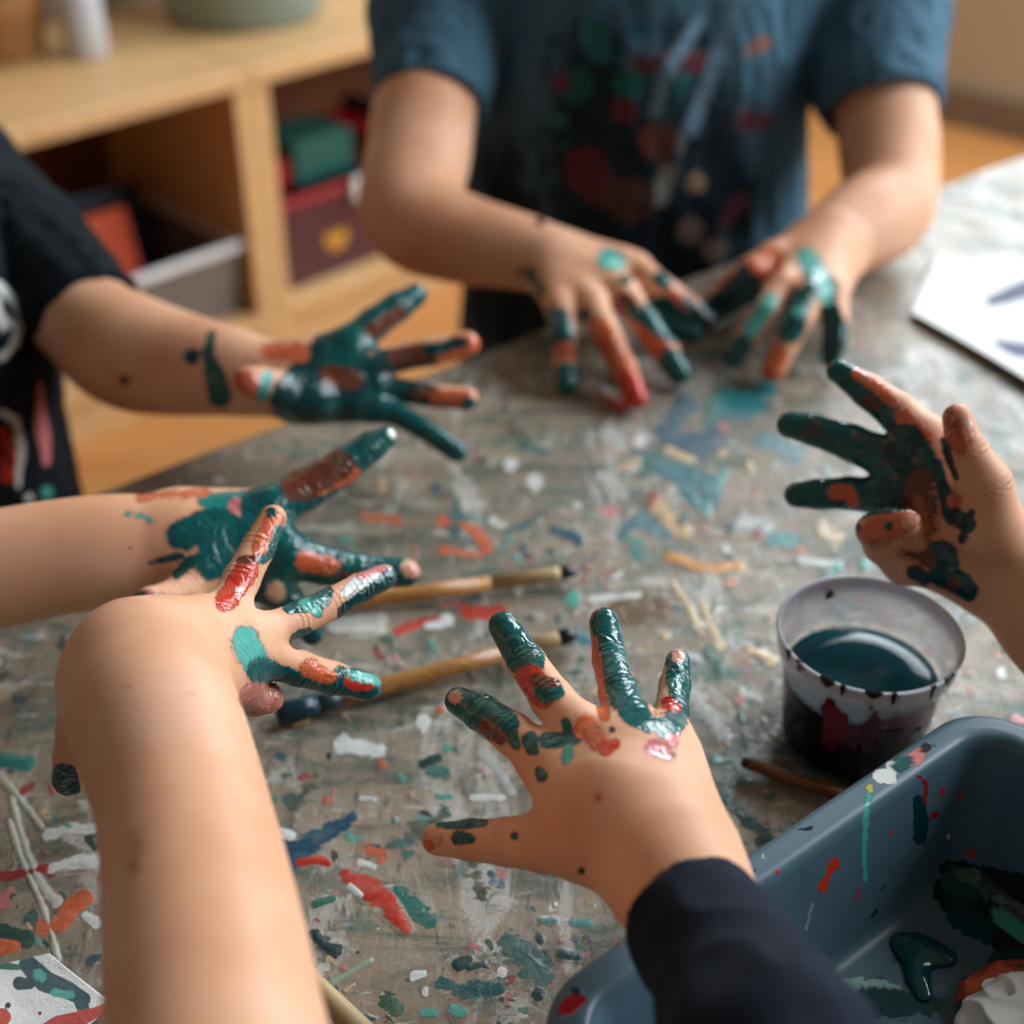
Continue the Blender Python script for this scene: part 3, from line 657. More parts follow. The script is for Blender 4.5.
def catmull(pts, n=6):
    P = [np.array(p, float) for p in pts]
    if len(P) == 1: P = [P[0]-np.array([P[0][2]*.5, 0, P[0][2]*.25]), P[0], P[0]+np.array([P[0][2]*.5, 0, -P[0][2]*.25])]
    Q = [2*P[0]-P[1]]+P+[2*P[-1]-P[-2]]; out = []
    for i in range(1, len(Q)-2):
        for k in range(n):
            t = k/n; a, b_, c, d = Q[i-1:i+3]
            out.append(.5*((2*b_)+(-a+c)*t+(2*a-5*b_+4*c-d)*t*t+(-a+3*b_-3*c+d)*t**3))
    out.append(P[-1]); return np.array(out)
lift = [0]
def stroke(col, pts, al=1.0, zf=None, sink=None):
    al = min(1.0, al+.08) if al < .95 else al
    mt = .04 if al > .9 else .18; cl = srgb(128, 120, 106); col = tuple(c_*(1-mt)+k_*mt for c_, k_ in zip(col[:3], cl[:3]))+(1,)
    for x_, y_, r_ in pts:
        q_ = at_z(x_, y_, TZ)-E0
        if not (V0+.012 < np.dot(q_, TV) < V1-.02 and U0+.02 < np.dot(q_, TU) < U1-.02): return
    C_ = catmull(pts); lift[0] += 1
    t = np.gradient(C_[:, :2], axis=0); t /= np.linalg.norm(t, axis=1)[:, None]+1e-9
    e0 = C_[0].copy(); e0[:2] -= t[0]*e0[2]; e1 = C_[-1].copy(); e1[:2] += t[-1]*e1[2]
    C_ = np.vstack([e0, C_, e1]); t = np.vstack([t[:1], t, t[-1:]]); nn = np.stack([-t[:, 1], t[:, 0]], 1)
    u = np.linspace(-1, 1, 9); m = len(C_)
    P = np.zeros((m, 9, 3)); S = np.zeros((m, 9))
    end = np.ones(m); end[0] = end[-1] = 0
    for i in range(m):
        for j, q in enumerate(u):
            r = max(1.2, C_[i, 2])*1.7
            p = at_z(C_[i, 0]+nn[i, 0]*q*r, C_[i, 1]+nn[i, 1]*q*r, TZ)
            cov = (1-abs(q))**.9*end[i]*1.1
            p[2] += wr(p)+.00004+.000003*(lift[0] % 12)+(.0005 if al >= .95 else .0002)*cov
            P[i, j] = p; S[i, j] = cov*al*1.05
    add_grid(P, S, col)
S_ = stroke
# near left corner
S_(srgb(196,196,186),[(10,822,3),(22,860,3),(40,900,3),(52,935,3),(58,960,3)]); S_(srgb(196,196,186),[(12,798,3),(20,830,3),(34,870,4),(45,890,5),(58,903,6)]); S_(srgb(180,182,170),[(0,776,5),(20,800,3),(42,828,3)])
S_(CRIM,[(0,877,4),(25,874,4),(48,868,3)]); S_(WHITE,[(50,870,4),(80,862,6),(100,864,8)]); S_(WHITE,[(45,836,5),(75,831,7),(100,828,5)],.8); S_(PINK,[(0,905,10),(12,890,8)],.8)
S_(ORG,[(40,928,8),(62,925,8),(70,910,8),(88,896,7)]); S_(srgb(20,74,66),[(0,930,9),(30,942,8)]); S_(ORG,[(0,948,10),(18,945,7)]); S_(WHITE,[(84,915,4),(98,925,5)],.85)
S_(DTEAL,[(88,840,10),(96,855,9)],.8); S_(BTEAL,[(0,760,7),(30,765,8)],.9); S_(srgb(30,84,80),[(30,915,9),(40,925,6)],.7); S_(ORG,[(55,790,5)],.9); S_(CRIM,[(20,795,4),(34,785,4)],.8)
S_(DTEAL,[(60,640,8),(70,650,8)],.6); S_(BLUE,[(20,700,10)],.55)
# between arm and front hand
S_(BLUE,[(282,848,12),(300,852,12),(325,835,9),(355,816,6)]); S_(BLUE,[(290,868,5),(294,860,6)]); S_(WHITE,[(280,832,6),(292,838,5)]); S_(RED,[(296,862,4),(318,860,5),(330,864,3)])
S_(RED,[(345,875,7),(362,884,10),(380,897,10),(395,915,8),(408,932,5)]); S_(WHITE,[(350,885,4),(362,896,3)],.9); S_(WHITE,[(358,862,4),(375,868,3)],.8); S_(ORG,[(368,848,8),(385,856,8)],.7)
S_(srgb(28,104,96),[(395,890,6),(415,908,9),(432,925,7)],.85); S_(DTEAL,[(314,932,5),(322,944,4),(338,952,6)]); S_(DTEAL,[(456,968,6),(470,960,5)]); S_(DTEAL,[(468,967,4),(484,966,3)])
S_(srgb(52,100,98),[(505,938,10),(525,958,16),(545,980,12)],.78); S_(srgb(40,88,92),[(440,983,8),(468,990,8),(502,990,6)],.85); S_(DTEAL,[(538,996,7)]); S_(DTEAL,[(560,955,5),(580,958,4)]); S_(DTEAL,[(541,941,4)]); S_(DTEAL,[(484,966,4)])
S_(srgb(90,150,150),[(540,921,3),(556,921,4)],.9); S_(srgb(90,150,150),[(572,921,4),(590,924,4)],.85); S_(WHITE,[(502,972,6)],.85); S_(WHITE,[(412,976,5),(425,974,3)],.85); S_(PINK,[(470,945,4),(482,952,4)],.7)
S_(srgb(30,88,70),[(385,1000,10),(400,1010,8)],.8); S_(srgb(150,170,150),[(330,984,3),(350,972,3),(372,960,2)],.9); S_(DTEAL,[(320,985,5),(335,990,5)],.8); S_(srgb(40,110,90),[(315,905,4),(335,898,3)],.9)
S_(LTEAL,[(345,830,8),(350,840,7)],.6); S_(srgb(130,130,120),[(330,878,14),(345,890,12)],.65); S_(WHITE,[(340,742,9),(360,748,9),(382,750,6)],.85); S_(srgb(190,190,190),[(480,750,6),(500,775,5),(512,795,4)],.8)
S_(DTEAL,[(420,765,4),(440,758,5)],.85); S_(srgb(40,110,104),[(430,772,9),(448,772,6)],.75); S_(WHITE,[(470,798,3),(505,799,3)],.85); S_(LTEAL,[(435,797,3),(452,797,3)],.8); S_(BLACK,[(422,813,5),(432,817,4)],.8); S_(ORG,[(441,711,5)]) ; S_(WHITE,[(423,722,8)],.85)
S_(srgb(30,104,98),[(288,798,5),(292,803,6)],.8); S_(srgb(60,120,110),[(272,800,8)],.6); S_(DTEAL,[(330,755,3)]) ; S_(LTEAL,[(395,820,3)],.9); S_(WHITE,[(555,905,2.5)]); S_(PINK,[(500,875,10)],.55); S_(srgb(80,120,150),[(490,882,6),(505,884,5)],.6)
# around the brushes
S_(srgb(206,206,200),[(335,622,13),(362,624,13),(382,622,11)],.95); S_(RED,[(395,632,4),(420,624,5),(440,618,4)],.85); S_(WHITE,[(425,624,6),(450,618,6)],.85); S_(RED,[(465,610,9),(490,608,10),(505,612,6)],.85); S_(PINK,[(455,600,5),(440,606,4)],.6)
S_(LTEAL,[(573,600,9)],.9); S_(srgb(30,124,136),[(570,636,6),(592,642,5)],.9); S_(srgb(104,76,44),[(615,615,16),(640,612,18),(665,612,12)],.85); S_(ORG,[(362,515,5),(400,520,5)],.75); S_(ORG,[(440,520,6),(470,528,6),(488,550,7)],.85); S_(ORG,[(440,550,5),(480,555,4)],.7)
S_(CREAM,[(745,650,4),(775,662,5)],.9); S_(CREAM,[(700,600,3),(712,630,4),(722,650,5)],.8); S_(srgb(48,98,90),[(705,650,6),(725,672,7)],.75); S_(srgb(40,80,78),[(710,790,7),(735,808,7),(765,835,6),(785,850,5)],.85); S_(DTEAL,[(520,670,7)],.6); S_(CRIM,[(527,557,5)],.85)
S_(WHITE,[(534,484,9)],.8); S_(WHITE,[(510,465,8)],.7); S_(srgb(190,190,190),[(608,433,8)],.8); S_(WHITE,[(640,440,7)],.75); S_(srgb(180,180,175),[(600,475,8),(620,492,6)],.7)
S_(CREAM,[(668,447,5),(692,460,6)],.85); S_(CREAM,[(620,470,6),(640,460,5)],.65); S_(srgb(200,165,118),[(655,500,8),(668,520,10),(690,532,7)],.8); S_(OCHRE,[(668,556,5),(705,568,5),(742,566,5)],.9); S_(CREAM,[(670,580,3),(690,610,3),(702,636,4)],.75)
S_(BLUE,[(660,430,12),(690,445,14),(720,430,12)],.8); S_(srgb(16,118,124),[(720,400,16),(750,405,14),(770,385,10)],.85); S_(srgb(16,104,118),[(648,455,9),(668,470,12),(700,480,14),(716,500,9)],.72); S_(srgb(16,96,110),[(620,540,8),(640,520,9),(668,536,7)],.66); S_(srgb(40,110,120),[(760,440,14),(800,455,12)],.6); S_(BLUE,[(690,400,12),(672,420,12)],.75); S_(srgb(20,110,122),[(675,475,7),(690,495,8),(705,510,5)],.75); S_(srgb(60,140,140),[(705,515,4),(715,490,5),(725,470,5)],.75)
S_(BLUE,[(552,530,4),(570,535,5),(582,542,4)],.9); S_(srgb(36,120,120),[(630,540,9),(640,560,8)],.6); S_(CRIM,[(600,395,10),(625,412,14)],.55); S_(PINK,[(722,428,7)],.7); S_(srgb(20,120,120),[(770,538,7),(795,540,7)],.85); S_(ORG,[(800,550,4)],.85); S_(CREAM,[(820,530,12),(840,540,12)],.55)
S_(srgb(185,185,185),[(740,520,10),(770,528,8)],.65); S_(srgb(200,200,196),[(800,560,6),(840,565,6)],.6); S_(WHITE,[(588,600,5),(640,596,5)],.55); S_(WHITE,[(726,548,5)],.7); S_(LTEAL,[(838,567,5)],.9); S_(LTEAL,[(865,565,6)],.9)
S_(srgb(196,196,190),[(690,690,14),(715,720,14),(730,745,10)],.55); S_(srgb(200,200,196),[(740,690,6),(760,700,4)],.55); S_(srgb(70,120,118),[(880,435,7),(900,425,6)],.6); S_(srgb(36,96,94),[(520,445,8),(550,455,6)],.55); S_(CRIM,[(1004,600,7)],.5); S_(CRIM,[(795,720,4)],.6)
S_(srgb(26,90,84),[(660,455,10),(640,475,10)],.55); S_(PINK,[(610,510,10)],.5)
rs = random.Random(5)
PAL = [TEAL, DTEAL, LTEAL, srgb(150,60,56), WHITE, srgb(110,150,148), BLUE, PINK, ORG, CREAM, srgb(60,96,84), srgb(70,60,56)]
for i in range(70):
    x = rs.uniform(60, 1000); y = rs.uniform(370, 900); a = rs.choice([rs.gauss(.5, .4), rs.gauss(-1, .4)]); l = rs.uniform(10, 50); k_ = .6+.6*(y-300)/600
    S_(rs.choice([srgb(176,172,166), srgb(70,84,76), srgb(30,96,100), srgb(40,86,104), srgb(190,184,178), srgb(84,76,62), srgb(56,110,104), srgb(150,96,78)]), [(x, y, rs.uniform(5, 12)*k_), (x+.5*l*math.cos(a)+rs.uniform(-8, 8), y+.5*l*math.sin(a), rs.uniform(7, 15)*k_), (x+l*math.cos(a), y+l*math.sin(a), rs.uniform(4, 9)*k_)], rs.uniform(.40, .62))
for i in range(460):
    x = rs.uniform(-30, 1050); y = rs.uniform(380, 1040)
    a = rs.gauss(.3, .8); l = rs.uniform(2, 16); r = rs.uniform(1.5, 5.5)
    S_(rs.choice(PAL), [(x, y, r), (x+.5*l*math.cos(a)+rs.uniform(-3,3), y+.5*l*math.sin(a)+rs.uniform(-3,3), r*rs.uniform(.6, 1.5)), (x+l*math.cos(a), y+l*math.sin(a), r*rs.uniform(.3, 1.1))], rs.uniform(.4, .8))
V = np.concatenate(CV); me = mesh_np('tablecloth', V, np.concatenate(CF))
at = me.attributes.new('stain_colour', 'FLOAT_COLOR', 'POINT'); at.data.foreach_set('color', np.concatenate(CC).ravel())
at = me.attributes.new('stain', 'FLOAT', 'POINT'); at.data.foreach_set('value', np.concatenate(CS))
props(link('tablecloth', me, tablecloth_mat()), 'grey-brown tablecloth smeared and spattered with many colours of paint', 'tablecloth')

# ------------------------------------------------------------------ lathe, tubes
def lathe(prof, c, seg=72, axis=(0, 0, 1), closed=False):
    ax = Vector(axis).normalized(); q = Vector((0, 0, 1)).rotation_difference(ax); V = []; F = []
    for r, z in prof:
        for k in range(seg):
            a = 2*math.pi*k/seg; V.append(tuple(Vector(c)+q@Vector((r*math.cos(a), r*math.sin(a), z))))
    n = len(prof)
    for i in range(n-1):
        for k in range(seg):
            F.append((i*seg+k, i*seg+(k+1) % seg, (i+1)*seg+(k+1) % seg, (i+1)*seg+k))
    me = bpy.data.meshes.new('lathe'); 
    caps = []
    if prof[0][0] > 1e-6 and not closed: caps.append(tuple(reversed(range(seg))))
    if prof[-1][0] > 1e-6 and not closed: caps.append(tuple(range((n-1)*seg, n*seg)))
    me.from_pydata(V, [], F+caps); me.validate()
    bm = bmesh.new(); bm.from_mesh(me); bmesh.ops.remove_doubles(bm, verts=bm.verts, dist=1e-6); bmesh.ops.recalc_face_normals(bm, faces=bm.faces); bm.to_mesh(me); bm.free()
    return me
def stain_attr(me, strokes):
    V = np.zeros(len(me.vertices)*3, np.float32); me.vertices.foreach_get('co', V); paint(me, V.reshape(-1, 3).astype(float), strokes)

# ------------------------------------------------------------------ cup
cc = at_z(849, 738, TZ); cc[2] = TZ+.0012
def cup_mat():
    m, nt, b = newmat('clear_plastic'); n = N(nt); pos = n.geo()
    st = n.attr('stain'); col = n.attr('stain_colour', 'Color')
    v = n.math('ADD', st, n.math('MULTIPLY', n.math('SUBTRACT', n.noise(pos, 170, 4, .6), .5), .7)); mk = n.step(v, .47, .53)
    n.put(b.inputs['Base Color'], n.mix(mk, n.mix(n.step(n.attr('rimfac'), .0, .10), srgb(22, 16, 34), srgb(228, 230, 246)), col)); b.inputs['Roughness'].default_value = .18
    tr = nt.nodes.new('ShaderNodeBsdfTransparent'); ms = nt.nodes.new('ShaderNodeMixShader')
    fr = nt.nodes.new('ShaderNodeLayerWeight'); fr.inputs[0].default_value = .35
    f = n.math('ADD', .02, n.math('MULTIPLY', fr.outputs['Facing'], .12)); f = n.math('ADD', f, n.attr('rimfac'), True); f = n.math('MAXIMUM', f, mk)
    nt.links.new(f, ms.inputs[0]); nt.links.new(tr.outputs[0], ms.inputs[1]); nt.links.new(b.outputs[0], ms.inputs[2])
    nt.links.new(ms.outputs[0], nt.nodes['Material Output'].inputs[0]); return m
CM = cup_mat()
cup = empty('plastic_cup', tuple(cc), 'clear plastic pot with a pale rim and drips, holding dark paint water beside the tray', 'cup')
prof = [(0, 0), (.024, 0), (.0285, .0008), (.0293, .003), (.0317, .034), (.0320, .038), (.0325, .0445), (.0345, .0462), (.0352, .0478), (.0352, .0545), (.0362, .0553), (.0364, .0562), (.0356, .0568), (.0345, .0562), (.0342, .0545), (.0342, .0480), (.0318, .0452), (.0313, .038), (.0310, .034), (.0285, .0032), (.0275, .0018), (0, .0018)]
me = lathe(prof, cc)
stain_attr(me, [blob(BLACK,(829,590,5),(831,596,4), soft=2), blob(DTEAL,(820,605,3), soft=3), blob(srgb(120,20,50),(836,720,12),(828,706,8), soft=5), blob(srgb(96,22,60),(872,730,3),(874,712,3),(868,697,3), soft=2), blob(srgb(90,20,60),(800,660,3),(802,672,3), soft=2), blob(srgb(140,60,100),(808,695,3), soft=3), blob(WHITE,(902,712,2),(898,696,2), soft=2), blob(srgb(90,40,80),(850,728,4),(905,722,5),(935,712,5), soft=6), blob(BLUE,(958,700,3), soft=3)])
zc = np.array([v.co.z for v in me.vertices])-cc[2]; rf = np.clip((zc-.034)/.004, 0, 1)*.27+np.clip((zc-.0462)/.003, 0, 1)*.22+np.clip((zc-.0535)/.0015, 0, 1)*.8
at = me.attributes.new('rimfac', 'FLOAT', 'POINT'); at.data.foreach_set('value', rf.astype(np.float32))
link('cup_wall', me, CM, cup)
# dried drips on the rim
drip = simple('dried_dark_paint', srgb(34, 14, 26), .3)
bm = bmesh.new()
for an, w_, hgt in ((-128, .09, .004), (-118, .03, .006), (-100, .10, .0035), (-88, .03, .007), (-62, .03, .008), (-48, .08, .005), (-160, .04, .005)):
    r0 = .0366
    vs_ = []
    for i in range(7):
        for j in range(5):
            a = math.radians(an)+w_*(i/6-.5)*2*(1-.35*abs(j/4-.3)); z = .0572-hgt*(j/4)*(1-.5*abs(i/6-.5)*2)
            rr = .0355+.0012*min(1, j/1.5) if j < 2 else .0358
            vs_.append(bm.verts.new((cc[0]+rr*math.cos(a), cc[1]+rr*math.sin(a), cc[2]+z)))
    for i in range(6):
        for j in range(4): bm.faces.new([vs_[i*5+j], vs_[(i+1)*5+j], vs_[(i+1)*5+j+1], vs_[i*5+j+1]])
o = link('paint_drip', bm_mesh('d', bm), drip, cup); md = o.modifiers.new('s', 'SOLIDIFY'); md.thickness = .0005
def liquid_mat():
    m, nt, b = newmat('paint_water'); n = N(nt); z = n.math('SUBTRACT', n.nt.nodes.new('ShaderNodeSeparateXYZ').outputs[2], 0)
    sx = [x for x in nt.nodes if x.type == 'SEPXYZ'][0]; nt.links.new(n.geo(), sx.inputs[0])
    top = n.step(z, float(cc[2]+.0325), float(cc[2]+.0338))
    n.put(b.inputs['Base Color'], n.mix(top, n.mix(n.noise(n.geo(), 60, 3), srgb(16, 12, 28), srgb(30, 16, 40)), n.mix(n.noise(n.geo(), 50, 4, .5, 1), srgb(10, 66, 78), srgb(20, 90, 98))))
    b.inputs['Roughness'].default_value = .1; b.inputs['Specular IOR Level'].default_value = .22; return m
def r_at(z): return .0285+(.0318-.0285)*(z-.0032)/.042-.0003
lp = [(0, .0021), (.027, .0021), (r_at(.0036), .0036)]+[(r_at(z), z) for z in np.linspace(.006, .0335, 10)]+[(r_at(.034)-.0006, .0341), (.02, .0339), (.01, .0339), (0, .0339)]
props(link('paint_water', lathe(lp, cc), liquid_mat()), 'dark teal and purple paint water inside the clear plastic cup', 'paint water')

# ------------------------------------------------------------------ tray
RZ = .064
PA = at_z(620, 941, TZ+RZ); PB = at_z(921, 737, TZ+RZ); KU = (PB-PA)/np.linalg.norm(PB-PA); KV = np.array([KU[1], -KU[0], 0])
uL = float(np.dot(at_z(549, 1006, TZ+RZ)-PA, KU))-.010; uR = float(np.dot(at_z(1020, 722, TZ+RZ)-PA, KU)); WV = .20
kc = PA+KU*(uL+uR)/2+KV*WV/2; kc[2] = TZ+.0015; hu, hv = (uR-uL)/2, WV/2
print('TRAY', uL, uR)
def rrect(inset, z, rad=.024, n=14):
    pts = []; r = max(.003, rad-inset*.75); a_, b_ = hu-inset, hv-inset
    for cx, cy, s0_ in ((a_-r, b_-r, 0), (-a_+r, b_-r, 90), (-a_+r, -b_+r, 180), (a_-r, -b_+r, 270)):
        for k in range(n+1):
            t = math.radians(s0_+90*k/n); pts.append((cx+r*math.cos(t), cy+r*math.sin(t)))
    return [tuple(kc+KU*x+KV*y+np.array([0, 0, z])) for x, y in pts]
prof = [(.018, 0), (.0165, .002), (.0108, .055), (.0012, .0545), (0, .0548), (-.0002, .0600), (.0006, .0628), (.0022, .0640), (.0085, .0641), (.0104, .0634), (.0118, .0612), (.0125, .057)]
prof += [(.0125+(.0185-.0125)*t, .057+(.0095-.057)*t) for t in np.linspace(.15, 1, 8)]+[(.0195, .0055), (.0225, .0030), (.030, .0024)]
rings = [rrect(i, z) for i, z in prof]; n_ = len(rings[0]); V = [p for r in rings for p in r]; F = []
for i in range(len(rings)-1):
    for k in range(n_): F.append((i*n_+k, i*n_+(k+1) % n_, (i+1)*n_+(k+1) % n_, (i+1)*n_+k))
F.append(tuple(range(n_-1, -1, -1))); F.append(tuple(range((len(rings)-1)*n_, len(rings)*n_)))
me = bpy.data.meshes.new('tray'); me.from_pydata(V, [], F)
bm = bmesh.new(); bm.from_mesh(me); bmesh.ops.recalc_face_normals(bm, faces=bm.faces); 
bm.to_mesh(me); bm.free()
# fine faces so that stains sit crisply
def dense(me, n=2):
    bm = bmesh.new(); bm.from_mesh(me)
    bmesh.ops.triangulate(bm, faces=[f for f in bm.faces if len(f.verts) > 4])
    for _ in range(8):
        e = [q for q in bm.edges if q.calc_length() > .0022]
        if not e: break
        bmesh.ops.subdivide_edges(bm, edges=e, cuts=1, use_grid_fill=True)
    bmesh.ops.recalc_face_normals(bm, faces=bm.faces)
    bm.to_mesh(me); bm.free()
dense(me)
tray_m = splash_mat('blue_grey_plastic', srgb(74, 101, 114), .38, .58, 120)
stain_attr(me, [blob(LTEAL,(870,790,3),(866,815,3),(864,850,2.5),(865,880,2), soft=3), blob(WHITE,(880,776,8),(892,782,4),(890,765,5), soft=3), blob(srgb(200,190,60),(869,787,4), soft=1.5), blob(PINK,(915,758,8),(922,752,6), soft=3), blob(BLACK,(926,748,5), soft=2), blob(TEAL,(900,765,8),(908,762,6), soft=3),
    blob(CRIM,(918,776,2),(926,782,2),(925,805,2), soft=2), blob(DTEAL,(918,800,5),(921,820,8),(920,838,7), soft=2.5), blob(CRIM,(934,815,4), soft=2), blob(RED,(835,862,5),(828,875,3),(822,888,5), soft=3), blob(RED,(836,866,4), soft=2), blob(srgb(120,140,150),(812,905,2),(806,930,2), soft=2),
    blob(CRIM,(566,1008,9),(578,1000,8), soft=4), blob(CRIM,(615,942,5), soft=2), blob(DTEAL,(575,990,5), soft=3), blob(WHITE,(755,862,2),(765,856,2), soft=2), blob(BLACK,(800,830,2),(812,828,2), soft=1.5),
    blob(DTEAL,(905,952,14),(922,948,12),(935,955,6), soft=4), blob(DTEAL,(912,965,8),(922,988,7),(926,998,8), soft=3), blob(srgb(140,180,170),(845,985,8),(880,990,9),(905,996,6), soft=7), blob(DTEAL,(870,1005,14),(930,1004,10), soft=11), blob(srgb(6,22,28),(945,890,12),(975,918,20),(1024,935,26), soft=10), blob(srgb(6,26,32),(950,870,10),(1024,890,14), soft=10), blob(srgb(20,70,50),(955,880,12),(970,890,10), soft=8), blob(LTEAL,(1000,915,6),(1024,935,5), soft=6), blob(DTEAL,(960,915,14),(985,932,10), soft=5), blob(DTEAL,(1000,965,12),(1024,960,10), soft=4), blob(BLACK,(970,985,10),(985,1010,10), soft=5)])  # near-black strokes at far right: dark paint plus the corner's shade painted in
tr_ = link('art_tray', me, tray_m)
tr_.data.set_sharp_from_angle(angle=math.radians(50))
props(tr_, 'deep blue-grey plastic tray with rounded rim and paint drips, lower right corner', 'tray')
def floor_at(px, py, up=.0): return at_z(px, py, kc[2]+.0026+up)
# raised wet paint in the tray
def puddle(name, label, pts, mat, cat='paint', hgt=.0018, z0=None):
    sc_ = [(at_z(x, y, z0 if z0 else kc[2]+.0024), r) for x, y, r in pts]
    P = [(p, r*depth_of(p)/FPX) for p, r in sc_]
    F = Field(*bounds([(p, r) for p, r in P], .006), .0007)
    for (p, r), (q, s_) in zip(P[:-1], P[1:]): F.cone(p, q, r, s_, .006, ((0, 0, 1), max(1.5, r/hgt)))
    zb = P[0][0][2]-.00005
    F.cut_plane((0, 0, zb), (0, 0, -1), P[0][0], .5)
    V, Q = F.mesh(); V[:, 2] += .00012*noise3(V, 420, 3); return props(link(name, mesh_np(name, V, Q), mat), label, cat)
wet = simple('wet_teal_paint', srgb(8, 72, 74), .12, bumpscale=180, bstr=.3)
puddle('paint_puddle', 'glossy dark teal puddle of paint on the tray floor', [(902,945,13),(915,948,15),(930,952,10),(946,958,7),(928,955,9),(915,965,8),(918,982,8),(924,995,9)], wet)
# rust coloured lump and crumpled tissue
F = Field(*bounds([(floor_at(968,998,.006), .02), (floor_at(1060,960,.006), .02)], .01), .0008)
F.cone(floor_at(972,994,.0055), floor_at(1002,982,.0065), .0050, .0060, .004); F.cone(floor_at(1002,982,.0065), floor_at(1040,974,.0065), .0060, .0055, .004)
V, Q = F.mesh(); V += (noise3(V, 380, 8)-.5)[:, None]*.0016; me = mesh_np('sponge', V, Q); paint(me, V, [blob(WHITE,(988,985,6),(1000,980,4), soft=3), blob(BROWN,(1005,985,4), soft=3), blob(WHITE,(1015,976,3), soft=2)])
props(link('paint_stick', me, splash_mat('rust_orange_paint', srgb(170, 74, 40), .3, .8, 160)), 'rust orange paint-crusted stick lying in the tray under the white tissue', 'stick')
tc_ = at_z(1030, 1024, kc[2]+.012)
bm = bmesh.new(); bmesh.ops.create_icosphere(bm, subdivisions=6, radius=1)
Vn = np.array([v.co for v in bm.verts]); 
dd = 1+1.2*np.abs(noise3(Vn, 1.3, 11)-.5)-.7*np.abs(noise3(Vn, 2.4, 12)-.5)
for v, k in zip(bm.verts, dd):
    v.co = Vector((v.co.x*.017*k, v.co.y*.015*k, v.co.z*.0085*k))+Vector(tc_)
me = bm_mesh('tissue', bm)
props(link('tissue', me, simple('white_tissue', srgb(214, 212, 206), .8, bumpscale=300)), 'crumpled white tissue in the bottom right corner of the tray', 'tissue')

# ------------------------------------------------------------------ brushes
hw = wood_mat('varnished_handle', srgb(140, 88, 42), srgb(196, 140, 80), 0, 20, .3, 40)
hw2 = simple('dark_brown_handle', srgb(120, 70, 30), .3, bumpscale=200)
ferr = simple('brass_ferrule', srgb(190, 160, 110), .35, .6); rawwood = simple('pale_raw_wood', srgb(206, 176, 128), .5); darkp = simple('dark_dried_paint', srgb(16, 30, 40), .35, bumpscale=400)
def rod(name, a, b, prof, mat, parent):
    a = np.asarray(a, float); b = np.asarray(b, float); L_ = np.linalg.norm(b-a)
    return link(name, lathe([(r, t*L_) for t, r in prof], a, 24, b-a), mat, parent)
def brush(label, pa, pb, r, parts, group=None):
    """pa, pb pixels of both ends on the table; parts: (name, t0, t1, profile, material)"""
    A_ = at_z(pa[0], pa[1], TZ+.0018+r); B_ = at_z(pb[0], pb[1], TZ+.0018+r)
    e = empty('paintbrush', (A_[0], A_[1], TZ), label, 'paintbrush', group)
    for name, t0, t1, pr, mat in parts: rod(name, A_+(B_-A_)*t0, A_+(B_-A_)*t1, [(t, q*r) for t, q in pr], mat, e)
    return e
taper = [(0, .55), (.02, .8), (.3, 1.0), (.7, .95), (.98, .75), (1, .55)]
brush('wooden paintbrush lying under the green-painted hand, the farther of two', (225,620), (578,571), .0038, [
    ('bristles', 0, .10, [(0, .1), (.05, .5), (.5, 1.0), (1, .9)], darkp), ('ferrule', .10, .2, [(0, .92), (.5, 1), (1, 1)], ferr), ('handle', .2, .745, [(0, .9), (.1, 1), (.6, 1), (1, .93)], hw),
    ('handle_band', .745, .945, [(0, .95), (.9, .90), (1, .85)], rawwood), ('dipped_end', .945, 1, [(0, .86), (.5, .8), (.9, .5), (1, .1)], darkp)])
brush('wooden paintbrush with dark wet bristles beneath the drooping hand, the nearer of two', (276,716), (578,633), .0039, [
    ('bristles', 0, .13, [(0, .7), (.04, 1.0), (.12, 1.2), (.3, 1.38), (.6, 1.3), (1, 1.1)], simple('wet_navy_bristles', srgb(10, 50, 66), .25, bumpscale=500)), ('ferrule', .13, .20, [(0, 1.05), (.5, 1), (1, 1)], simple('paint_covered_ferrule', srgb(40, 62, 70), .35)), ('handle', .20, .80, [(0, .95), (.15, 1.05), (.6, 1), (1, .93)], hw),
    ('handle_band', .80, .93, [(0, .93), (.9, .90), (1, .85)], rawwood), ('dipped_end', .93, 1, [(0, .92), (.5, .95), (.9, .6), (1, .1)], darkp)])
e = brush('short dark brown brush handle lying by the plastic cup and tray rim', (742,761), (862,803), .0026, [
    ('dipped_end', 0, .06, [(0, .5), (.2, .85), (1, .95)], darkp), ('handle', .06, 1, [(0, .95), (.5, 1.1), (1, 1.15)], hw2)])
brush('tan wooden stick at the bottom edge, right of the bare forearm', (282,955), (400,1068), .0042, [('handle', 0, .8, [(0, .6), (.03, .95), (1, 1)], rawwood), ('ferrule', .8, 1, [(0, 1.02), (1, 1.0)], ferr)])
S2 = puddle('paint_dab', 'small dab of yellow paint at the bristle end of the nearer brush', [(294,724,6),(306,721,5)], simple('yellow_paint', srgb(214, 180, 96), .35), hgt=.0012, z0=TZ+.0012)

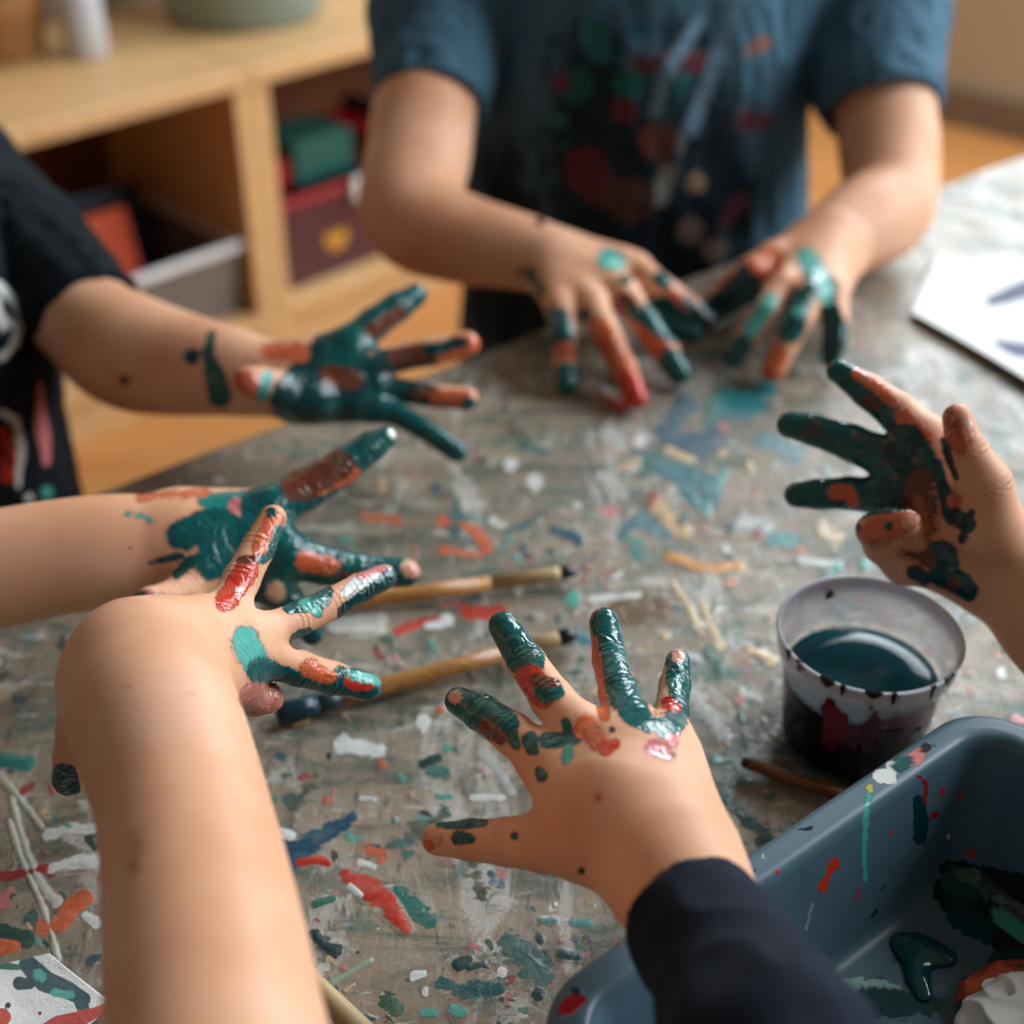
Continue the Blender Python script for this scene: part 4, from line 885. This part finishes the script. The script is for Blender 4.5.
# ------------------------------------------------------------------ papers
def paper(label, quad, strokes, name='sheet_of_paper', zz=.0022, curl=None):
    n1 = 70; P = np.zeros((n1, n1, 3)); q = [np.array(at_z(x, y, TZ+zz)) for x, y in quad]
    for i in range(n1):
        for j in range(n1):
            u, v = i/(n1-1), j/(n1-1)
            P[i, j] = (q[0]*(1-u)+q[1]*u)*(1-v)+(q[3]*(1-u)+q[2]*u)*v
            e_ = min(u, v, 1-u, 1-v)
            P[i, j, 2] += .0006+.0012*math.sin(u*5+1)*math.sin(v*4)+(curl*max(0, .12-e_)**2*30 if curl else 0)
    P[..., 2] = np.maximum(P[..., 2], TZ+zz)
    i = np.arange(n1*n1).reshape(n1, n1); f = np.stack([i[:-1, :-1], i[1:, :-1], i[1:, 1:], i[:-1, 1:]], -1).reshape(-1, 4)
    if np.cross(P[1, 0]-P[0, 0], P[0, 1]-P[0, 0])[2] < 0: f = f[:, ::-1]
    me = mesh_np(name, P.reshape(-1, 3), f); paint(me, P.reshape(-1, 3), strokes)
    o = link(name, me, cloth_paper); md = o.modifiers.new('t', 'SOLIDIFY'); md.thickness = .0004; md.offset = 1
    return props(o, label, 'paper')
cloth_paper = cloth_mat('white_paper', srgb(222, 222, 218), srgb(232, 232, 230), .45, 900, .7)
paper('white sheet of paper with dark blue brush marks on the far right of the table', [(910,316),(938,258),(1150,262),(1090,424)], [blob(srgb(60,72,104),(990,302,5),(1010,295,8),(1030,288,9),(1060,283,8), soft=3), blob(srgb(62,76,110),(997,343,3),(1012,349,7),(1040,354,9), soft=3)], curl=.006)
paper('white card with dark teal paint and a red edge in the near left corner', [(-80,985),(50,955),(115,1007),(-20,1120)], [blob(srgb(8,70,74),(28,965,9),(45,982,11),(70,992,9),(84,1000,7), soft=2), blob(srgb(8,70,74),(78,998,6),(84,1010,6),(80,1018,3), soft=2), blob(DTEAL,(20,984,7),(30,985,5), soft=2), blob(srgb(30,100,70),(2,966,4),(18,968,3), soft=2), blob(LTEAL,(55,994,4),(72,996,3), soft=2), blob(LTEAL,(38,974,4),(42,978,4), soft=2), blob(RED,(112,1006,4),(90,1016,6),(60,1028,12),(30,1045,10), soft=2), blob(RED,(2,1018,9), soft=2), blob(CRIM,(40,1014,2), soft=1.5), blob(BLACK,(8,1006,3), soft=1.5)])

# ------------------------------------------------------------------ room
oak = wood_mat('oak_floor', srgb(178, 114, 58), srgb(198, 140, 80), 0, 3, .45, 10)
bm = bmesh.new()
def fr(a, b, z): return (a, b, z)
o = props(link('floor', slab(fr, -3, 4, -1.5, 5, -.05, 0, 0), oak, None, False), kind='structure')
W0 = at_z(928, 117, 0); W1 = at_z(1024, 141, 0); WD = (W1-W0)/np.linalg.norm(W1-W0); WN = np.array([-WD[1], WD[0], 0]); WN = WN if WN[1] > 0 else -WN
wallp = simple('beige_plaster', srgb(196, 176, 148), .9, bumpscale=200, bstr=.1, vscale=3)
def wf(a, b, z): return tuple(W0+WD*a+WN*b+np.array([0, 0, z]))
props(link('wall_right', slab(wf, -1.6, 2.6, .0, .12, 0, 2.5, 0), wallp, None, False), kind='structure')
props(link('baseboard_right', slab(wf, -1.6, 2.6, -.018, -.0005, 0, .085, .004), simple('grey_brown_skirting', srgb(128, 112, 96), .5), None, False), kind='structure')
A0 = at_z(33, 145, .424); A1 = at_z(375, 52, .424); SD = (A1-A0)/np.linalg.norm(A1-A0); SD[2] = 0; SN = np.array([-SD[1], SD[0], 0])
_s = min(np.linspace(0, 1.5, 600), key=lambda s_: abs(project((A0+SD*s_)[None])[0][0]-250))
def sf(a, b, z): return tuple(np.array([A0[0], A0[1], 0])+SD*(a-.2855+_s)+SN*b+np.array([0, 0, z]))
props(link('wall_back', slab(sf, -1.8, 2.6, .42, .54, 0, 2.5, 0), wallp, None, False), kind='structure')
beech_in = beech
def cubby(a0, a1, label, b1=.38):
    e = empty('shelf_unit', sf((a0+a1)/2, .19, 0), label, 'shelf', 'low wooden shelf units')
    t = .028
    link('top_board', slab(sf, a0, a1, -.006, b1, .424, .45, .004), beech, e, False)
    link('side_panel', slab(sf, a0, a0+t, 0, b1, 0, .4235, .003), beech, e, False)
    link('side_panel', slab(sf, a1-t, a1, 0, b1, 0, .4235, .003), beech, e, False)
    link('bottom_board', slab(sf, a0+t, a1-t, 0, b1, .062, .088, .003), beech, e, False)
    link('plinth', slab(sf, a0+t, a1-t, .012, .03, 0, .0615, .001), beech, e, False)
    link('back_panel', slab(sf, a0+t, a1-t, b1-.012, b1-.001, .0885, .4235, .001), simple('shaded_brown_board', srgb(120, 70, 40), .7), e, False)  # back panel browner than the beech: compartment shade put into its colour
    return e
cubby(-.62, .285, 'low beech shelf unit behind the child in black, holding the grey bin')
cubby(.286, 1.0, 'low beech shelf unit behind the boy in blue, holding the dark red box')
def bin_(name, label, cat, a0, a1, b0, b1, z0, z1, m_body, m_rim, taper_=.012, logo=None):
    e = empty(name, sf((a0+a1)/2, (b0+b1)/2, z0), label, cat)
    def ring(i, z): return [sf(a0+i, b0+i, z), sf(a1-i, b0+i, z), sf(a1-i, b1-i, z), sf(a0+i, b1-i, z)]
    pr = [(taper_, z0), (.0, z1-.012), (.003, z1-.012), (taper_+.003, z0+.003)]
    rg = [ring(i, z) for i, z in pr]; V = [p for r in rg for p in r]; F = [(0, 3, 2, 1), (12, 13, 14, 15)]
    for i in range(3):
        for k in range(4): F.append((i*4+k, i*4+(k+1) % 4, (i+1)*4+(k+1) % 4, (i+1)*4+k))
    me = bpy.data.meshes.new('bin'); me.from_pydata(V, [], F)
    o = link('bin_body', me, m_body, e, False); md = o.modifiers.new('b', 'BEVEL'); md.width = .004; md.segments = 2
    pr = [(-.007, z1-.013), (-.007, z1), (.004, z1), (.004, z1-.006)]
    rg = [ring(i, z) for i, z in pr]; V = [p for r in rg for p in r]; F = [(12+k, 12+(k+1) % 4, (k+1) % 4, k) for k in range(4)]
    for i in range(3):
        for k in range(4): F.append((i*4+k, i*4+(k+1) % 4, (i+1)*4+(k+1) % 4, (i+1)*4+k))
    me = bpy.data.meshes.new('rim'); me.from_pydata(V, [], F); o = link('bin_rim', me, m_rim, e, False); md = o.modifiers.new('b', 'BEVEL'); md.width = .003; md.segments = 2
    return e
greyp = simple('grey_plastic', srgb(120, 112, 108), .4); whitep = simple('white_plastic', srgb(232, 232, 232), .4); dred = simple('dark_plum_plastic', srgb(84, 40, 50), .4); redp = simple('red_plastic', srgb(160, 26, 34), .35)
orp = simple('orange_card', srgb(220, 80, 28), .6); tealp = simple('teal_plastic', srgb(18, 92, 84), .4); yel = simple('yellow_sticker', srgb(220, 160, 50), .5); navp = simple('navy_plastic', srgb(22, 30, 52), .4)
bin_('storage_bin', 'grey plastic bin with a white rim in the left shelf compartment', 'bin', .02, .245, .02, .28, .0885, .205, greyp, whitep)
def leaf(name, label, cat, a0, a1, b0, b1, z0, z1, mat, lean=0.03, group=None):
    o = link(name, slab(lambda a, b, z: sf(a, b+(z-z0)*lean/(z1-z0), z), a0, a1, b0, b1, z0, z1, .002), mat, None, False); return props(o, label, cat, group)
leaf('folder', 'orange folder standing in the grey bin', 'folder', .05, .16, .14, .15, .095, .238, orp)
leaf('picture_book', 'dark book leaning behind the orange folder', 'book', .05, .22, .20, .215, .095, .245, navp)
bx2 = bin_('storage_box', 'dark red plastic box with a yellow sticker in the right shelf compartment', 'box', .335, .53, .03, .30, .0885, .235, dred, redp, .006)
# sticker and white clip
bm = bmesh.new(); c0 = np.array(sf(.435, .0335, .155))
ringv = [bm.verts.new(tuple(c0+SD*.022*math.cos(t)+np.array([0, 0, .026*math.sin(t)])-SN*.0)) for t in np.linspace(0, 2*math.pi, 28, endpoint=False)]
bm.faces.new(ringv); o = link('sticker', bm_mesh('st', bm), yel, bx2, False); md = o.modifiers.new('s', 'SOLIDIFY'); md.thickness = .0012; md.offset = 0
link('lid_clip', slab(sf, .46, .515, .012, .0225, .205, .24, .004), whitep, bx2, False)
leaf('toy_block', 'teal block piled on top of the dark red box', 'block', .39, .50, .06, .16, .236, .30, tealp, 0); leaf('toy_block', 'red block beside the teal block on the dark red box', 'block', .345, .386, .07, .15, .236, .275, redp, 0)
leaf('picture_book', 'red book standing right of the dark red box', 'book', .56, .60, .04, .22, .0885, .27, redp, 0); leaf('picture_book', 'navy book standing against the red book in the right compartment', 'book', .605, .63, .04, .22, .0885, .29, navp, 0)
# on top of the shelf
pc_ = at_z(262, 8, .45); pc_ = np.array([pc_[0], pc_[1], .4505])
props(link('bucket', lathe([(0, 0), (.108, 0), (.115, .004), (.125, .10), (.13, .13), (.136, .13), (.136, .15), (.128, .15), (.124, .12), (.11, .01), (0, .01)], pc_-np.array([.02, .03, 0]), 64), simple('sage_green_glaze', srgb(146, 164, 154), .4)), 'large sage green bucket on top of the shelf', 'bucket')
p1 = at_z(88, 55, .45)
props(link('plastic_bottle', lathe([(0, 0), (.026, 0), (.029, .004), (.029, .09), (.024, .11), (.011, .125), (.011, .15), (0, .15)], (p1[0], p1[1], .4505), 40), simple('white_bottle_plastic', srgb(205, 205, 208), .35)), 'white plastic bottle on the left of the shelf top', 'bottle')
p2 = at_z(20, 45, .45)
props(link('basket', lathe([(0, 0), (.07, 0), (.075, .004), (.092, .09), (.096, .092), (.094, .086), (.074, .01), (0, .01)], (p2[0]-.03, p2[1]-.04, .4505), 40), simple('tan_wicker', srgb(170, 120, 74), .8, bumpscale=150, bstr=.9)), 'tan wicker bowl at the far left of the shelf top', 'basket')

# ------------------------------------------------------------------ light, world, camera
def area(name, loc, tgt, sx, sy, power, col):
    l = bpy.data.lights.new(name, 'AREA'); l.shape = 'RECTANGLE'; l.size = sx; l.size_y = sy; l.energy = power; l.color = col
    o = bpy.data.objects.new(name, l); COL.objects.link(o); o.location = loc
    o.rotation_euler = (Vector(tgt)-Vector(loc)).to_track_quat('-Z', 'Y').to_euler(); return o
area('window_light', (1.22, 2.45, 1.62), (.25, .8, .6), 1.1, 1.1, 62, (.83, .94, 1.0))
area('window_light', (2.0, 1.0, 1.75), (.05, .55, .6), 1.4, 1.5, 76, (.86, .94, 1.0))
w = bpy.data.worlds.new('World'); SC.world = w; w.use_nodes = True
w.node_tree.nodes['Background'].inputs[0].default_value = (1.0, .86, .74, 1); w.node_tree.nodes['Background'].inputs[1].default_value = .155
cd = bpy.data.cameras.new('Camera'); cam = bpy.data.objects.new('Camera', cd); COL.objects.link(cam); SC.camera = cam
cam.location = tuple(CAM); cam.rotation_euler = (math.radians(90)-PITCH, 0, 0)
cd.sensor_width = 36; cd.lens = FPX*36/1024; cd.clip_start = .01
cd.dof.use_dof = True; cd.dof.focus_distance = .45; cd.dof.aperture_fstop = 5.4; cd.dof.aperture_blades = 0
SC.view_settings.view_transform = 'Standard'; SC.view_settings.look = 'None'; SC.view_settings.exposure = 0.0; SC.view_settings.gamma = 1
SC.view_settings.use_curve_mapping = False
SC.cycles.use_denoising = True
